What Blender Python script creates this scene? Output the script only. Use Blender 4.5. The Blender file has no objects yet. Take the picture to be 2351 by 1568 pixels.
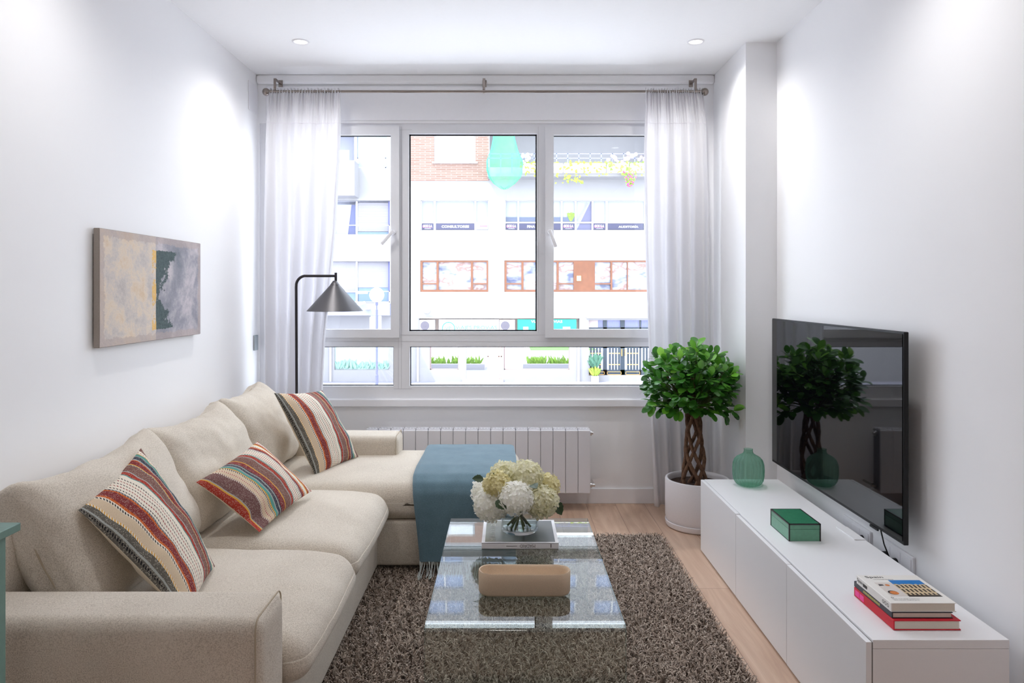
import bpy, bmesh, math, random
import numpy as np
from mathutils import Vector, Matrix, noise

R = random.Random(7)
PI = math.pi
C = bpy.context.scene.collection
sc = bpy.context.scene

# ------------------------------------------------------------------ camera, world, sun, exposure
F = 1630.0            # focal length in pixels of the 2351 x 1568 frame
CX, CY, EYE = 1163.0, 668.0, 1.41
cam_d = bpy.data.cameras.new('camera')
cam = bpy.data.objects.new('camera', cam_d)
C.objects.link(cam)
cam.location = (0, 0, EYE)
cam.rotation_euler = (PI / 2, 0, 0)
cam_d.sensor_width = 36.0
cam_d.lens = 36.0 * F / 2351.0
cam_d.shift_x = (1175.5 - CX) / 2351.0
cam_d.shift_y = -(784.0 - CY) / 2351.0
cam_d.clip_end = 300
sc.camera = cam

sc.view_settings.view_transform = 'Standard'
sc.view_settings.look = 'None'
sc.view_settings.gamma = 1.0
sc.view_settings.use_curve_mapping = False
sc.view_settings.exposure = 0.74
sc.cycles.max_bounces = 14
sc.cycles.diffuse_bounces = 8
sc.cycles.glossy_bounces = 5
sc.cycles.transmission_bounces = 10
sc.cycles.transparent_max_bounces = 24
sc.cycles.caustics_reflective = False
sc.cycles.caustics_refractive = False
sc.cycles.sample_clamp_indirect = 6.0

world = bpy.data.worlds.new('sky')
sc.world = world
world.use_nodes = True
wn = world.node_tree.nodes
wl = world.node_tree.links
wn.clear()
wo = wn.new('ShaderNodeOutputWorld')
wb = wn.new('ShaderNodeBackground')
wb.inputs['Color'].default_value = (0.84, 0.90, 1.0, 1)
wb.inputs['Strength'].default_value = 3.9
wl.new(wb.outputs[0], wo.inputs[0])

sun_d = bpy.data.lights.new('sun', 'SUN')
sun_d.energy = 4.2
sun_d.angle = math.radians(1.0)
sun_d.color = (1.0, 0.97, 0.92)
sun = bpy.data.objects.new('sun', sun_d)
C.objects.link(sun)
sun.rotation_euler = Vector((0.45, 0.22, -0.85)).to_track_quat('-Z', 'Y').to_euler()

# a sampling portal in the window opening (adds no light of its own)
pd = bpy.data.lights.new('window_portal', 'AREA')
pd.shape = 'RECTANGLE'; pd.size = 2.84; pd.size_y = 1.86
pd.cycles.is_portal = True
po = bpy.data.objects.new('window_portal', pd); C.objects.link(po)
po.location = (-0.225, 4.86, 1.61)
po.rotation_euler = (-PI / 2, 0, 0)

DOWNLIGHT_POWER = 26.0
FILL_POWER = 7.0


# ------------------------------------------------------------------ helpers
def W(px, py, Y):
    s = F / Y
    return Vector(((px - CX) / s, Y, EYE - (py - CY) / s))


def lin(c):
    return tuple(((v / 255.0) / 12.92 if v <= 10 else (((v / 255.0) + 0.055) / 1.055) ** 2.4) for v in c)


class NT:
    def __init__(s, name):
        s.m = bpy.data.materials.new(name)
        s.m.use_nodes = True
        s.t = s.m.node_tree
        s.t.nodes.clear()
        s.out = s.t.nodes.new('ShaderNodeOutputMaterial')

    def n(s, kind, **kw):
        nd = s.t.nodes.new('ShaderNode' + kind)
        for k, v in kw.items():
            setattr(nd, k, v)
        return nd

    def l(s, a, b):
        s.t.links.new(a, b)

    def math(s, op, a, b=None, c=None):
        nd = s.n('Math', operation=op)
        for i, v in enumerate((a, b, c)):
            if v is None:
                continue
            if isinstance(v, (int, float)):
                nd.inputs[i].default_value = v
            else:
                s.l(v, nd.inputs[i])
        return nd.outputs[0]

    def mix(s, fac, a, b, blend='MIX'):
        nd = s.n('Mix', data_type='RGBA', blend_type=blend)
        for sock, v in ((nd.inputs[0], fac), (nd.inputs[6], a), (nd.inputs[7], b)):
            if isinstance(v, (int, float)):
                sock.default_value = v
            elif isinstance(v, tuple):
                sock.default_value = (*v[:3], 1)
            else:
                s.l(v, sock)
        return nd.outputs[2]

    def ramp(s, fac, stops, interp='LINEAR'):
        nd = s.n('ValToRGB')
        cr = nd.color_ramp
        cr.interpolation = interp
        while len(cr.elements) > 1:
            cr.elements.remove(cr.elements[-1])
        for i, (p, c) in enumerate(stops):
            e = cr.elements[0] if i == 0 else cr.elements.new(p)
            e.position = p
            e.color = (*c[:3], c[3] if len(c) > 3 else 1)
        s.l(fac, nd.inputs[0])
        return nd

    def noise(s, scale, detail=3, rough=0.5, vec=None, dist=0.0):
        nd = s.n('TexNoise')
        nd.inputs['Scale'].default_value = scale
        nd.inputs['Detail'].default_value = detail
        nd.inputs['Roughness'].default_value = rough
        nd.inputs['Distortion'].default_value = dist
        if vec is not None:
            s.l(vec, nd.inputs['Vector'])
        return nd.outputs[0]

    def coord(s, which='Object', scale=None, rot=None, loc=None):
        tc = s.n('TexCoord')
        if scale is None and rot is None and loc is None:
            return tc.outputs[which]
        mp = s.n('Mapping')
        if scale: mp.inputs['Scale'].default_value = scale
        if rot: mp.inputs['Rotation'].default_value = rot
        if loc: mp.inputs['Location'].default_value = loc
        s.l(tc.outputs[which], mp.inputs['Vector'])
        return mp.outputs[0]

    def bsdf(s, col=None, rough=0.5, metal=0.0, spec=0.5, bump=None, bump_s=0.2, bump_d=0.002, **kw):
        b = s.n('BsdfPrincipled')
        if isinstance(col, tuple):
            b.inputs['Base Color'].default_value = (*col[:3], 1)
        elif col is not None:
            s.l(col, b.inputs['Base Color'])
        if isinstance(rough, (int, float)):
            b.inputs['Roughness'].default_value = rough
        else:
            s.l(rough, b.inputs['Roughness'])
        b.inputs['Metallic'].default_value = metal
        b.inputs['Specular IOR Level'].default_value = spec
        for k, v in kw.items():
            b.inputs[k.replace('_', ' ')].default_value = v
        if bump is not None:
            bn = s.n('Bump')
            bn.inputs['Strength'].default_value = bump_s
            bn.inputs['Distance'].default_value = bump_d
            s.l(bump, bn.inputs['Height'])
            s.l(bn.outputs[0], b.inputs['Normal'])
        s.l(b.outputs[0], s.out.inputs[0])
        return b


def flat(name, rgb, rough=0.5, metal=0.0, spec=0.5, grain=0.0, gscale=300.0, **kw):
    """principled material from an sRGB colour, with a slight procedural grain"""
    t = NT(name)
    c = lin(rgb)
    if grain > 0:
        nz = t.noise(gscale, 2, 0.6, t.coord())
        d = tuple(v * (1 - grain) for v in c)
        u = tuple(min(1, v * (1 + grain)) for v in c)
        r = t.ramp(nz, [(0.3, d), (0.7, u)])
        t.bsdf(r.outputs[0], rough, metal, spec, bump=nz, bump_s=0.15, bump_d=0.001, **kw)
    else:
        nz = t.noise(40.0, 2, 0.5, t.coord())
        r = t.ramp(nz, [(0.0, tuple(v * 0.985 for v in c)), (1.0, tuple(min(1, v * 1.01) for v in c))])
        t.bsdf(r.outputs[0], rough, metal, spec, **kw)
    return t.m


def clear(name, tint, ior=1.5, rough=0.0, boost=1.0):
    """clear glass that lets light and sight straight through, with a Fresnel reflection"""
    t = NT(name)
    tr = t.n('BsdfTransparent')
    tr.inputs[0].default_value = (*tint, 1)
    gl = t.n('BsdfGlossy')
    gl.inputs['Roughness'].default_value = rough
    lw = t.n('LayerWeight')
    lw.inputs[0].default_value = 0.5
    f0 = ((ior - 1) / (ior + 1)) ** 2
    p5 = t.math('POWER', lw.outputs['Facing'], 5.0)
    fr = t.math('MULTIPLY_ADD', p5, (1 - f0) * boost, f0 * boost)
    mx = t.n('MixShader')
    t.l(fr, mx.inputs[0])
    t.l(tr.outputs[0], mx.inputs[1])
    t.l(gl.outputs[0], mx.inputs[2])
    t.l(mx.outputs[0], t.out.inputs[0])
    return t.m


def origin_of(parent):
    v = Vector((0, 0, 0))
    while parent is not None:
        v = v + parent.location
        parent = parent.parent
    return v


class MB:
    """collects shapes in world coordinates; build() links them as ONE mesh object"""
    def __init__(s):
        s.v = []; s.f = []; s.mi = []; s.uv = {}

    def add(s, vs, fs, mi=0):
        o = len(s.v)
        s.v.extend([tuple(p) for p in vs])
        s.f.extend([tuple(i + o for i in f) for f in fs])
        s.mi.extend([mi] * len(fs))

    def box(s, x0, x1, y0, y1, z0, z1, mi=0, M=None):
        vs = [Vector(p) for p in ((x0, y0, z0), (x1, y0, z0), (x1, y1, z0), (x0, y1, z0), (x0, y0, z1), (x1, y0, z1), (x1, y1, z1), (x0, y1, z1))]
        if M is not None:
            vs = [M @ p for p in vs]
        s.add(vs, [(0, 3, 2, 1), (4, 5, 6, 7), (0, 1, 5, 4), (1, 2, 6, 5), (2, 3, 7, 6), (3, 0, 4, 7)], mi)

    def rbox(s, x0, x1, y0, y1, z0, z1, r=0.005, seg=2, mi=0, M=None):
        bm = bmesh.new()
        bmesh.ops.create_cube(bm, size=1.0)
        for v in bm.verts:
            v.co = Vector(((x0 + x1) / 2 + v.co.x * (x1 - x0), (y0 + y1) / 2 + v.co.y * (y1 - y0), (z0 + z1) / 2 + v.co.z * (z1 - z0)))
        r = min(r, 0.49 * min(x1 - x0, y1 - y0, z1 - z0))
        bmesh.ops.bevel(bm, geom=list(bm.edges), offset=r, segments=seg, profile=0.5, affect='EDGES')
        vs = [(M @ v.co) if M is not None else v.co.copy() for v in bm.verts]
        bm.verts.index_update()
        s.add(vs, [[v.index for v in f.verts] for f in bm.faces], mi)
        bm.free()

    def tube(s, pts, r, n=10, mi=0, cap=True, closed=False):
        pts = [Vector(p) for p in pts]
        m = len(pts)
        rr = r if isinstance(r, (list, tuple)) else [r] * m
        rings = []
        prev = None
        for i, p in enumerate(pts):
            if closed:
                d = pts[(i + 1) % m] - pts[i - 1]
            else:
                d = pts[min(i + 1, m - 1)] - pts[max(i - 1, 0)]
            d.normalize()
            if prev is None:
                a = Vector((0, 0, 1)) if abs(d.z) < 0.9 else Vector((1, 0, 0))
                u = d.cross(a).normalized()
            else:
                u = (prev - d * prev.dot(d)).normalized()
            prev = u
            w = d.cross(u)
            rings.append([p + (u * math.cos(2 * PI * k / n) + w * math.sin(2 * PI * k / n)) * rr[i] for k in range(n)])
        vs = [q for rg in rings for q in rg]
        fs = []
        for i in range(m if closed else m - 1):
            j = (i + 1) % m
            for k in range(n):
                fs.append((i * n + k, i * n + (k + 1) % n, j * n + (k + 1) % n, j * n + k))
        if cap and not closed:
            fs.append(tuple(range(n - 1, -1, -1)))
            fs.append(tuple((m - 1) * n + k for k in range(n)))
        s.add(vs, fs, mi)

    def lathe(s, prof, c, n=48, mi=0, flute=0.0, nf=20, axis='Z'):
        """prof: list of (radius, height)"""
        vs = []; fs = []
        for (r, h) in prof:
            for k in range(n):
                a = 2 * PI * k / n
                rr = r * (1 + flute * (abs(math.sin(nf * a / 2)) - 0.5)) if flute else r
                if axis == 'Z':
                    vs.append((c[0] + rr * math.cos(a), c[1] + rr * math.sin(a), c[2] + h))
                elif axis == 'Y':
                    vs.append((c[0] + rr * math.cos(a), c[1] + h, c[2] + rr * math.sin(a)))
                else:
                    vs.append((c[0] + h, c[1] + rr * math.cos(a), c[2] + rr * math.sin(a)))
        for i in range(len(prof) - 1):
            for k in range(n):
                fs.append((i * n + k, i * n + (k + 1) % n, (i + 1) * n + (k + 1) % n, (i + 1) * n + k))
        s.add(vs, fs, mi)

    def disc(s, c, r, n=32, mi=0, axis='Z'):
        vs = []
        for k in range(n):
            a = 2 * PI * k / n
            if axis == 'Z': vs.append((c[0] + r * math.cos(a), c[1] + r * math.sin(a), c[2]))
            else: vs.append((c[0] + r * math.cos(a), c[1], c[2] + r * math.sin(a)))
        s.add(vs, [tuple(range(n))], mi)

    def sphere(s, c, r, nu=20, nv=12, mi=0, sc_=(1, 1, 1)):
        prof = []
        vs = []; fs = []
        for i in range(nv + 1):
            t = PI * i / nv
            for k in range(nu):
                a = 2 * PI * k / nu
                vs.append((c[0] + r * sc_[0] * math.sin(t) * math.cos(a), c[1] + r * sc_[1] * math.sin(t) * math.sin(a), c[2] - r * sc_[2] * math.cos(t)))
        for i in range(nv):
            for k in range(nu):
                fs.append((i * nu + k, i * nu + (k + 1) % nu, (i + 1) * nu + (k + 1) % nu, (i + 1) * nu + k))
        s.add(vs, fs, mi)

    def build(s, name, mats, parent=None, smooth=False, origin=None, angle=None):
        if not isinstance(mats, (list, tuple)): mats = [mats]
        if parent is not None:
            org = origin_of(parent)
            loc = Vector((0, 0, 0))
        else:
            if origin is None:
                a = np.array(s.v)
                origin = ((a[:, 0].min() + a[:, 0].max()) / 2, (a[:, 1].min() + a[:, 1].max()) / 2, a[:, 2].min())
            org = Vector(origin); loc = org
        me = bpy.data.meshes.new(name)
        me.from_pydata([(p[0] - org.x, p[1] - org.y, p[2] - org.z) for p in s.v], [], s.f)
        for m in mats: me.materials.append(m)
        if len(mats) > 1:
            me.polygons.foreach_set('material_index', s.mi)
        me.validate(); me.update()
        bm = bmesh.new(); bm.from_mesh(me)
        bmesh.ops.recalc_face_normals(bm, faces=bm.faces)
        bm.to_mesh(me); bm.free()
        if smooth:
            me.polygons.foreach_set('use_smooth', [True] * len(me.polygons))
            if angle is not None:
                me.set_sharp_from_angle(angle=math.radians(angle))
        o = bpy.data.objects.new(name, me)
        C.objects.link(o)
        o.location = loc
        o.parent = parent
        return o


def thing(name, label, cat, loc, group=None):
    o = bpy.data.objects.new(name, None)
    o.empty_display_size = 0.05
    C.objects.link(o)
    o.location = loc
    o['label'] = label; o['category'] = cat
    if group: o['group'] = group
    return o


def tag(o, label, cat, group=None, kind=None):
    o['label'] = label; o['category'] = cat
    if group: o['group'] = group
    if kind: o['kind'] = kind
    return o


def struct(o, label=None):
    o['kind'] = 'structure'
    if label: o['label'] = label
    return o


def one(fn, name, mat, parent=None, smooth=False, angle=None):
    b = MB(); fn(b)
    return b.build(name, mat, parent, smooth, angle=angle)


def holed(b, axis_y0, axis_y1, x0, x1, z0, z1, holes, mi=0):
    """wall slab between y0 and y1 with rectangular holes (hx0,hx1,hz0,hz1)"""
    xs = sorted({x0, x1, *[h[0] for h in holes], *[h[1] for h in holes]})
    zs = sorted({z0, z1, *[h[2] for h in holes], *[h[3] for h in holes]})
    xs = [x for x in xs if x0 <= x <= x1]; zs = [z for z in zs if z0 <= z <= z1]
    solid = {}
    for i in range(len(xs) - 1):
        for j in range(len(zs) - 1):
            cx = (xs[i] + xs[i + 1]) / 2; cz = (zs[j] + zs[j + 1]) / 2
            solid[i, j] = not any(h[0] < cx < h[1] and h[2] < cz < h[3] for h in holes)
    A, B = axis_y0, axis_y1
    for (i, j), ok in solid.items():
        if not ok: continue
        a, c, d, e = xs[i], xs[i + 1], zs[j], zs[j + 1]
        b.add([(a, A, d), (c, A, d), (c, A, e), (a, A, e)], [(0, 1, 2, 3)], mi)
        b.add([(a, B, d), (c, B, d), (c, B, e), (a, B, e)], [(3, 2, 1, 0)], mi)
        for (di, dj, q) in ((-1, 0, [(a, A, d), (a, A, e), (a, B, e), (a, B, d)]), (1, 0, [(c, A, d), (c, B, d), (c, B, e), (c, A, e)]),
                            (0, -1, [(a, A, d), (a, B, d), (c, B, d), (c, A, d)]), (0, 1, [(a, A, e), (c, A, e), (c, B, e), (a, B, e)])):
            if not solid.get((i + di, j + dj), False):
                b.add(q, [(0, 1, 2, 3)], mi)


_tc = {}
def text(b, s, org, xd, yd, width=None, height=None, ext=0.0005, mi=0, spacing=1.0, bold=0.0):
    """adds real lettering to b: org is the lower left corner, xd / yd are unit directions"""
    cu = bpy.data.curves.new('t', 'FONT')
    cu.body = s; cu.size = 1.0; cu.extrude = 0.0; cu.resolution_u = 3
    cu.space_character = spacing
    cu.offset = bold
    o = bpy.data.objects.new('t', cu); C.objects.link(o)
    dg = bpy.context.evaluated_depsgraph_get()
    me = bpy.data.meshes.new_from_object(o.evaluated_get(dg))
    vs = [v.co.copy() for v in me.vertices]
    fs = [tuple(p.vertices) for p in me.polygons]
    bpy.data.objects.remove(o); bpy.data.curves.remove(cu); bpy.data.meshes.remove(me)
    if not vs: return
    x0 = min(v.x for v in vs); x1 = max(v.x for v in vs)
    y0 = min(v.y for v in vs); y1 = max(v.y for v in vs)
    kx = width / (x1 - x0) if width else None
    ky = height / (y1 - y0) if height else None
    if kx is None: kx = ky
    if ky is None: ky = kx
    org = Vector(org); xd = Vector(xd).normalized(); yd = Vector(yd).normalized()
    nd = xd.cross(yd)
    b.add([org + xd * ((v.x - x0) * kx) + yd * ((v.y - y0) * ky) + nd * ext for v in vs], fs, mi)


def soft_box(b, half, center, r=0.05, n=20, bulge=(0, 0, 0), wr=0.0, wscale=6.0, M=None, seed=0.0, mi=0, fn=None):
    """padded upholstery block: rounded box that swells in the middle of its faces"""
    hx, hy, hz = half
    grid = {}
    vs = []; fs = []
    def key(i, j, k): return (i, j, k)
    def vert(i, j, k):
        kk = key(i, j, k)
        if kk in grid: return grid[kk]
        t = [2.0 * q / n - 1.0 for q in (i, j, k)]
        t = [math.sin(q * PI / 2) * 0.35 + q * 0.65 for q in t]
        p = Vector((t[0] * hx, t[1] * hy, t[2] * hz))
        inner = Vector((max(-hx + r, min(hx - r, p.x)), max(-hy + r, min(hy - r, p.y)), max(-hz + r, min(hz - r, p.z))))
        d = p - inner
        if d.length > 1e-9:
            p = inner + d.normalized() * r
        u, v, w = p.x / hx, p.y / hy, p.z / hz
        cu, cv, cw = [max(0, 1 - q * q) for q in (u, v, w)]
        p.x += math.copysign(bulge[0] * cv * cw * min(1, abs(u) * 1.2), u)
        p.y += math.copysign(bulge[1] * cu * cw * min(1, abs(v) * 1.2), v)
        p.z += math.copysign(bulge[2] * cu * cv * min(1, abs(w) * 1.2), w)
        if wr:
            q = Vector((p.x * wscale, p.y * wscale, p.z * wscale)) + Vector((seed, seed * 1.7, -seed))
            nv = noise.noise(q) * 0.6 + noise.noise(q * 2.3) * 0.4
            dirn = Vector((u ** 3, v ** 3, w ** 3))
            if dirn.length > 1e-6:
                p += dirn.normalized() * (wr * nv)
        if fn: p = fn(p, (u, v, w))
        p = (M @ p) if M is not None else p
        vs.append(p + Vector(center))
        grid[kk] = len(vs) - 1
        return grid[kk]
    for a in range(n):
        for c in range(n):
            fs.append((vert(a, c, 0), vert(a, c + 1, 0), vert(a + 1, c + 1, 0), vert(a + 1, c, 0)))
            fs.append((vert(a, c, n), vert(a + 1, c, n), vert(a + 1, c + 1, n), vert(a, c + 1, n)))
            fs.append((vert(a, 0, c), vert(a + 1, 0, c), vert(a + 1, 0, c + 1), vert(a, 0, c + 1)))
            fs.append((vert(a, n, c), vert(a, n, c + 1), vert(a + 1, n, c + 1), vert(a + 1, n, c)))
            fs.append((vert(0, a, c), vert(0, a, c + 1), vert(0, a + 1, c + 1), vert(0, a + 1, c)))
            fs.append((vert(n, a, c), vert(n, a + 1, c), vert(n, a + 1, c + 1), vert(n, a, c + 1)))
    b.add(vs, fs, mi)


# ------------------------------------------------------------------ materials
def mk_wall():
    t = NT('painted_wall')
    nz = t.noise(260, 3, 0.6, t.coord())
    big = t.noise(1.1, 2, 0.5, t.coord())
    r = t.ramp(big, [(0.2, (0.865, 0.863, 0.875)), (0.8, (0.885, 0.883, 0.892))])
    t.bsdf(r.outputs[0], 0.75, spec=0.25, bump=nz, bump_s=0.06, bump_d=0.001)
    return t.m


def mk_floor():
    t = NT('oak_floor')
    co = t.coord('Object', rot=(0, 0, PI / 2))
    br = t.n('TexBrick')
    br.inputs['Scale'].default_value = 1.0
    br.inputs['Brick Width'].default_value = 1.29
    br.inputs['Row Height'].default_value = 0.192
    br.inputs['Mortar Size'].default_value = 0.0012
    br.inputs['Mortar Smooth'].default_value = 0.2
    br.inputs['Color1'].default_value = (0, 0, 0, 1)
    br.inputs['Color2'].default_value = (1, 1, 1, 1)
    br.offset = 0.37
    t.l(co, br.inputs['Vector'])
    # grain is stretched along the planks and shifted for each of them
    mp = t.n('Mapping'); mp.inputs['Scale'].default_value = (1.3, 11, 1)
    t.l(co, mp.inputs['Vector'])
    add = t.n('VectorMath', operation='MULTIPLY_ADD')
    t.l(br.outputs['Color'], add.inputs[0]); add.inputs[1].default_value = (9, 3, 0)
    t.l(mp.outputs[0], add.inputs[2])
    g1 = t.noise(1.4, 5, 0.55, add.outputs[0], 1.2)
    wv = t.n('TexWave', wave_type='BANDS', bands_direction='Y')
    wv.inputs['Scale'].default_value = 0.55
    wv.inputs['Distortion'].default_value = 9.0
    wv.inputs['Detail'].default_value = 3.0
    wv.inputs['Detail Scale'].default_value = 0.7
    t.l(add.outputs[0], wv.inputs['Vector'])
    mp2 = t.n('Mapping'); mp2.inputs['Scale'].default_value = (6, 170, 1)
    t.l(co, mp2.inputs['Vector'])
    g2 = t.noise(1.0, 3, 0.6, mp2.outputs[0])
    base = t.ramp(g1, [(0.25, lin((173, 140, 117))), (0.5, lin((196, 165, 141))), (0.75, lin((214, 187, 163)))])
    a = t.mix(t.math('MULTIPLY', wv.outputs[0], 0.30), base.outputs[0], lin((168, 132, 108)))
    c = t.mix(t.math('MULTIPLY', g2, 0.30), a, lin((150, 118, 98)))
    tone = t.mix(t.math('MULTIPLY', br.outputs['Color'], 0.18), c, lin((220, 196, 176)))
    fin = t.mix(br.outputs['Fac'], tone, lin((110, 84, 68)))
    t.bsdf(fin, 0.38, spec=0.45, bump=g2, bump_s=0.08, bump_d=0.0008)
    return t.m


def mk_linen(name, a, b, scale=420.0, rough=0.9, bs=0.35):
    t = NT(name)
    co = t.coord()
    n1 = t.noise(scale, 3, 0.7, co)
    w1 = t.n('TexWave', wave_type='BANDS', bands_direction='DIAGONAL'); w1.inputs['Scale'].default_value = scale * 0.9
    w1.inputs['Distortion'].default_value = 4.0; w1.inputs['Detail'].default_value = 2.0
    t.l(co, w1.inputs['Vector'])
    big = t.noise(3.0, 2, 0.5, co)
    f = t.math('ADD', t.math('MULTIPLY', n1, 0.8), t.math('MULTIPLY', big, 0.2))
    r = t.ramp(f, [(0.32, lin(b)), (0.55, lin(a)), (0.72, tuple(min(1, v * 1.08) for v in lin(a)))])
    bm_ = t.math('ADD', n1, t.math('MULTIPLY', w1.outputs[0], 0.4))
    bs_ = t.bsdf(r.outputs[0], rough, spec=0.15, bump=bm_, bump_s=bs, bump_d=0.0012)
    bs_.inputs['Sheen Weight'].default_value = 0.15
    bs_.inputs['Sheen Roughness'].default_value = 0.5
    return t.m


M = {}
M['wall'] = mk_wall()
M['ceiling'] = flat('ceiling_paint', (250, 250, 251), 0.8, spec=0.2)
M['floor'] = mk_floor()
M['white_paint'] = flat('white_gloss_paint', (236, 235, 238), 0.4)
M['pvc'] = flat('white_window_plastic', (226, 226, 229), 0.3)
M['gasket'] = flat('black_rubber_gasket', (28, 28, 34), 0.5)
M['sofa'] = mk_linen('beige_upholstery', (216, 207, 193), (164, 152, 136), 330)
M['piping'] = flat('beige_piping', (178, 164, 142), 0.9)
M['steel'] = flat('brushed_nickel', (146, 136, 130), 0.28, metal=1.0)
M['chrome'] = flat('chrome', (215, 215, 215), 0.12, metal=1.0)
M['lacquer'] = flat('white_lacquer', (233, 233, 235), 0.32, spec=0.5, grain=0.01, gscale=500)
M['seam'] = flat('seam_gap', (95, 90, 88), 0.8)
M['green_paint'] = flat('sage_green_paint', (112, 144, 134), 0.45, grain=0.04, gscale=60)
M['black'] = flat('black_plastic', (18, 18, 20), 0.5, spec=0.3)
M['glass_pane'] = clear('window_glass', (0.97, 0.985, 0.99), 1.45)
M['dark_metal'] = flat('graphite_metal', (46, 42, 46), 0.42, metal=0.3, grain=0.05, gscale=900)
M['shade'] = flat('graphite_shade', (84, 82, 84), 0.38, metal=0.55, grain=0.12, gscale=900)
M['radiator'] = flat('radiator_enamel', (222, 221, 226), 0.35)
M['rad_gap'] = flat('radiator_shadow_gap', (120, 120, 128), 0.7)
M['lamp_on'] = NT('lit_diffuser')
_e = M['lamp_on'].n('Emission'); _e.inputs[0].default_value = (1, 0.97, 0.92, 1); _e.inputs[1].default_value = 3.0
M['lamp_on'].l(_e.outputs[0], M['lamp_on'].out.inputs[0]); M['lamp_on'] = M['lamp_on'].m

# sheer curtain cloth: reflects, lets diffuse light through and a little straight sight
def mk_sheer():
    t = NT('sheer_white_cotton')
    co = t.coord()
    n1 = t.noise(500, 2, 0.6, co)
    col = t.ramp(n1, [(0.3, (0.93, 0.925, 0.935)), (0.7, (0.97, 0.965, 0.97))]).outputs[0]
    bn = t.n('Bump'); bn.inputs['Strength'].default_value = 0.2; bn.inputs['Distance'].default_value = 0.001
    t.l(t.noise(60, 4, 0.6, co), bn.inputs['Height'])
    d = t.n('BsdfDiffuse'); t.l(col, d.inputs[0]); t.l(bn.outputs[0], d.inputs['Normal'])
    tl = t.n('BsdfTranslucent'); tl.inputs[0].default_value = (0.66, 0.65, 0.68, 1)
    tr = t.n('BsdfTransparent'); tr.inputs[0].default_value = (1, 1, 1, 1)
    m1 = t.n('MixShader'); m1.inputs[0].default_value = 0.45
    t.l(d.outputs[0], m1.inputs[1]); t.l(tl.outputs[0], m1.inputs[2])
    m2 = t.n('MixShader'); m2.inputs[0].default_value = 0.11
    t.l(m1.outputs[0], m2.inputs[1]); t.l(tr.outputs[0], m2.inputs[2])
    t.l(m2.outputs[0], t.out.inputs[0])
    return t.m
M['sheer'] = mk_sheer()

# ------------------------------------------------------------------ room shell
XL, XR, YW, ZC = -1.656, 1.556, 4.72, 2.84
YB = -3.2
SW = F / YW            # pixels per metre on the window wall
def wx(px): return (px - CX) / SW
def wz(py): return EYE - (py - CY) / SW

struct(one(lambda b: b.box(XL - 0.2, XR + 0.2, YB - 0.2, YW + 0.25, -0.2, 0.0), 'floor', M['floor']), 'pale oak plank floor')
struct(one(lambda b: b.box(XL - 0.2, XR + 0.2, YB - 0.2, YW + 0.25, ZC, ZC + 0.2), 'ceiling', M['ceiling']), 'white ceiling')
struct(one(lambda b: b.box(XL - 0.2, XL, YB - 0.2, YW + 0.25, 0.0, ZC), 'wall_left', M['wall']), 'white wall behind the sofa')
struct(one(lambda b: b.box(XR, XR + 0.2, YB - 0.2, YW + 0.25, 0.0, ZC), 'wall_right', M['wall']), 'white wall behind the television')
struct(one(lambda b: b.box(XL, XR, YB - 0.2, YB, 0.0, ZC), 'wall_back', M['wall']), 'white wall behind the viewer')
struct(one(lambda b: b.box(1.376, XR, 4.085, YW, 0.0, ZC), 'wall_column', M['wall']), 'white column boxing out the corner by the window')
OX0, OX1, OZ0, OZ1 = wx(596), wx(1575), wz(915), wz(283)
struct(one(lambda b: holed(b, YW, YW + 0.25, XL, 1.376, 0.0, ZC, [(OX0, OX1, OZ0, OZ1)]), 'wall_window', M['wall']), 'white window wall')
struct(one(lambda b: b.rbox(XL, 1.376, YW - 0.014, YW, 0.0, 0.10, 0.003), 'baseboard_window', M['white_paint']), 'white baseboard under the radiator')
struct(one(lambda b: b.rbox(XL, XL + 0.014, YB, YW - 0.014, 0.0, 0.10, 0.003), 'baseboard_left', M['white_paint']))
struct(one(lambda b: b.rbox(XR - 0.014, XR, YB, 4.085, 0.0, 0.10, 0.003), 'baseboard_right', M['white_paint']))
# shutter box cover above the window and the sill below it
def _bx(b):
    b.rbox(wx(612), wx(1557), YW - 0.012, YW - 0.0005, wz(277), wz(199), 0.003)
struct(one(_bx, 'trim_1', M['white_paint']), 'white roller shutter box cover above the window')
struct(one(lambda b: b.rbox(XL, wx(1600), YW - 0.03, YW + 0.10, wz(932) , wz(916), 0.003), 'trim_2', M['white_paint']), 'white window sill board')
struct(one(lambda b: b.rbox(XL, 1.376, YW - 0.035, YW - 0.0005, ZC - 0.06, ZC, 0.02, 3), 'trim_3', M['wall']), 'white cornice strip over the window')

# ------------------------------------------------------------------ window_1
win = bpy.data.objects.new('window_1', None); C.objects.link(win)
win.location = (wx(1085), YW, OZ0); win['kind'] = 'structure'; win['label'] = 'white plastic window of five panes with two tilting sashes'
YF0, YF1 = YW + 0.012, YW + 0.075
def frame_b(b):
    hs = [(612, 917, 297, 762), (938, 1233, 306, 761), (1256, 1559, 297, 762), (612, 903, 796, 887), (940, 1559, 796, 887)]
    holed(b, YF0, YF1, wx(596), wx(1575), wz(915), wz(283), [(wx(a), wx(c), wz(e), wz(d)) for a, c, d, e in hs])
one(frame_b, 'window_frame', M['pvc'], win)
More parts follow.
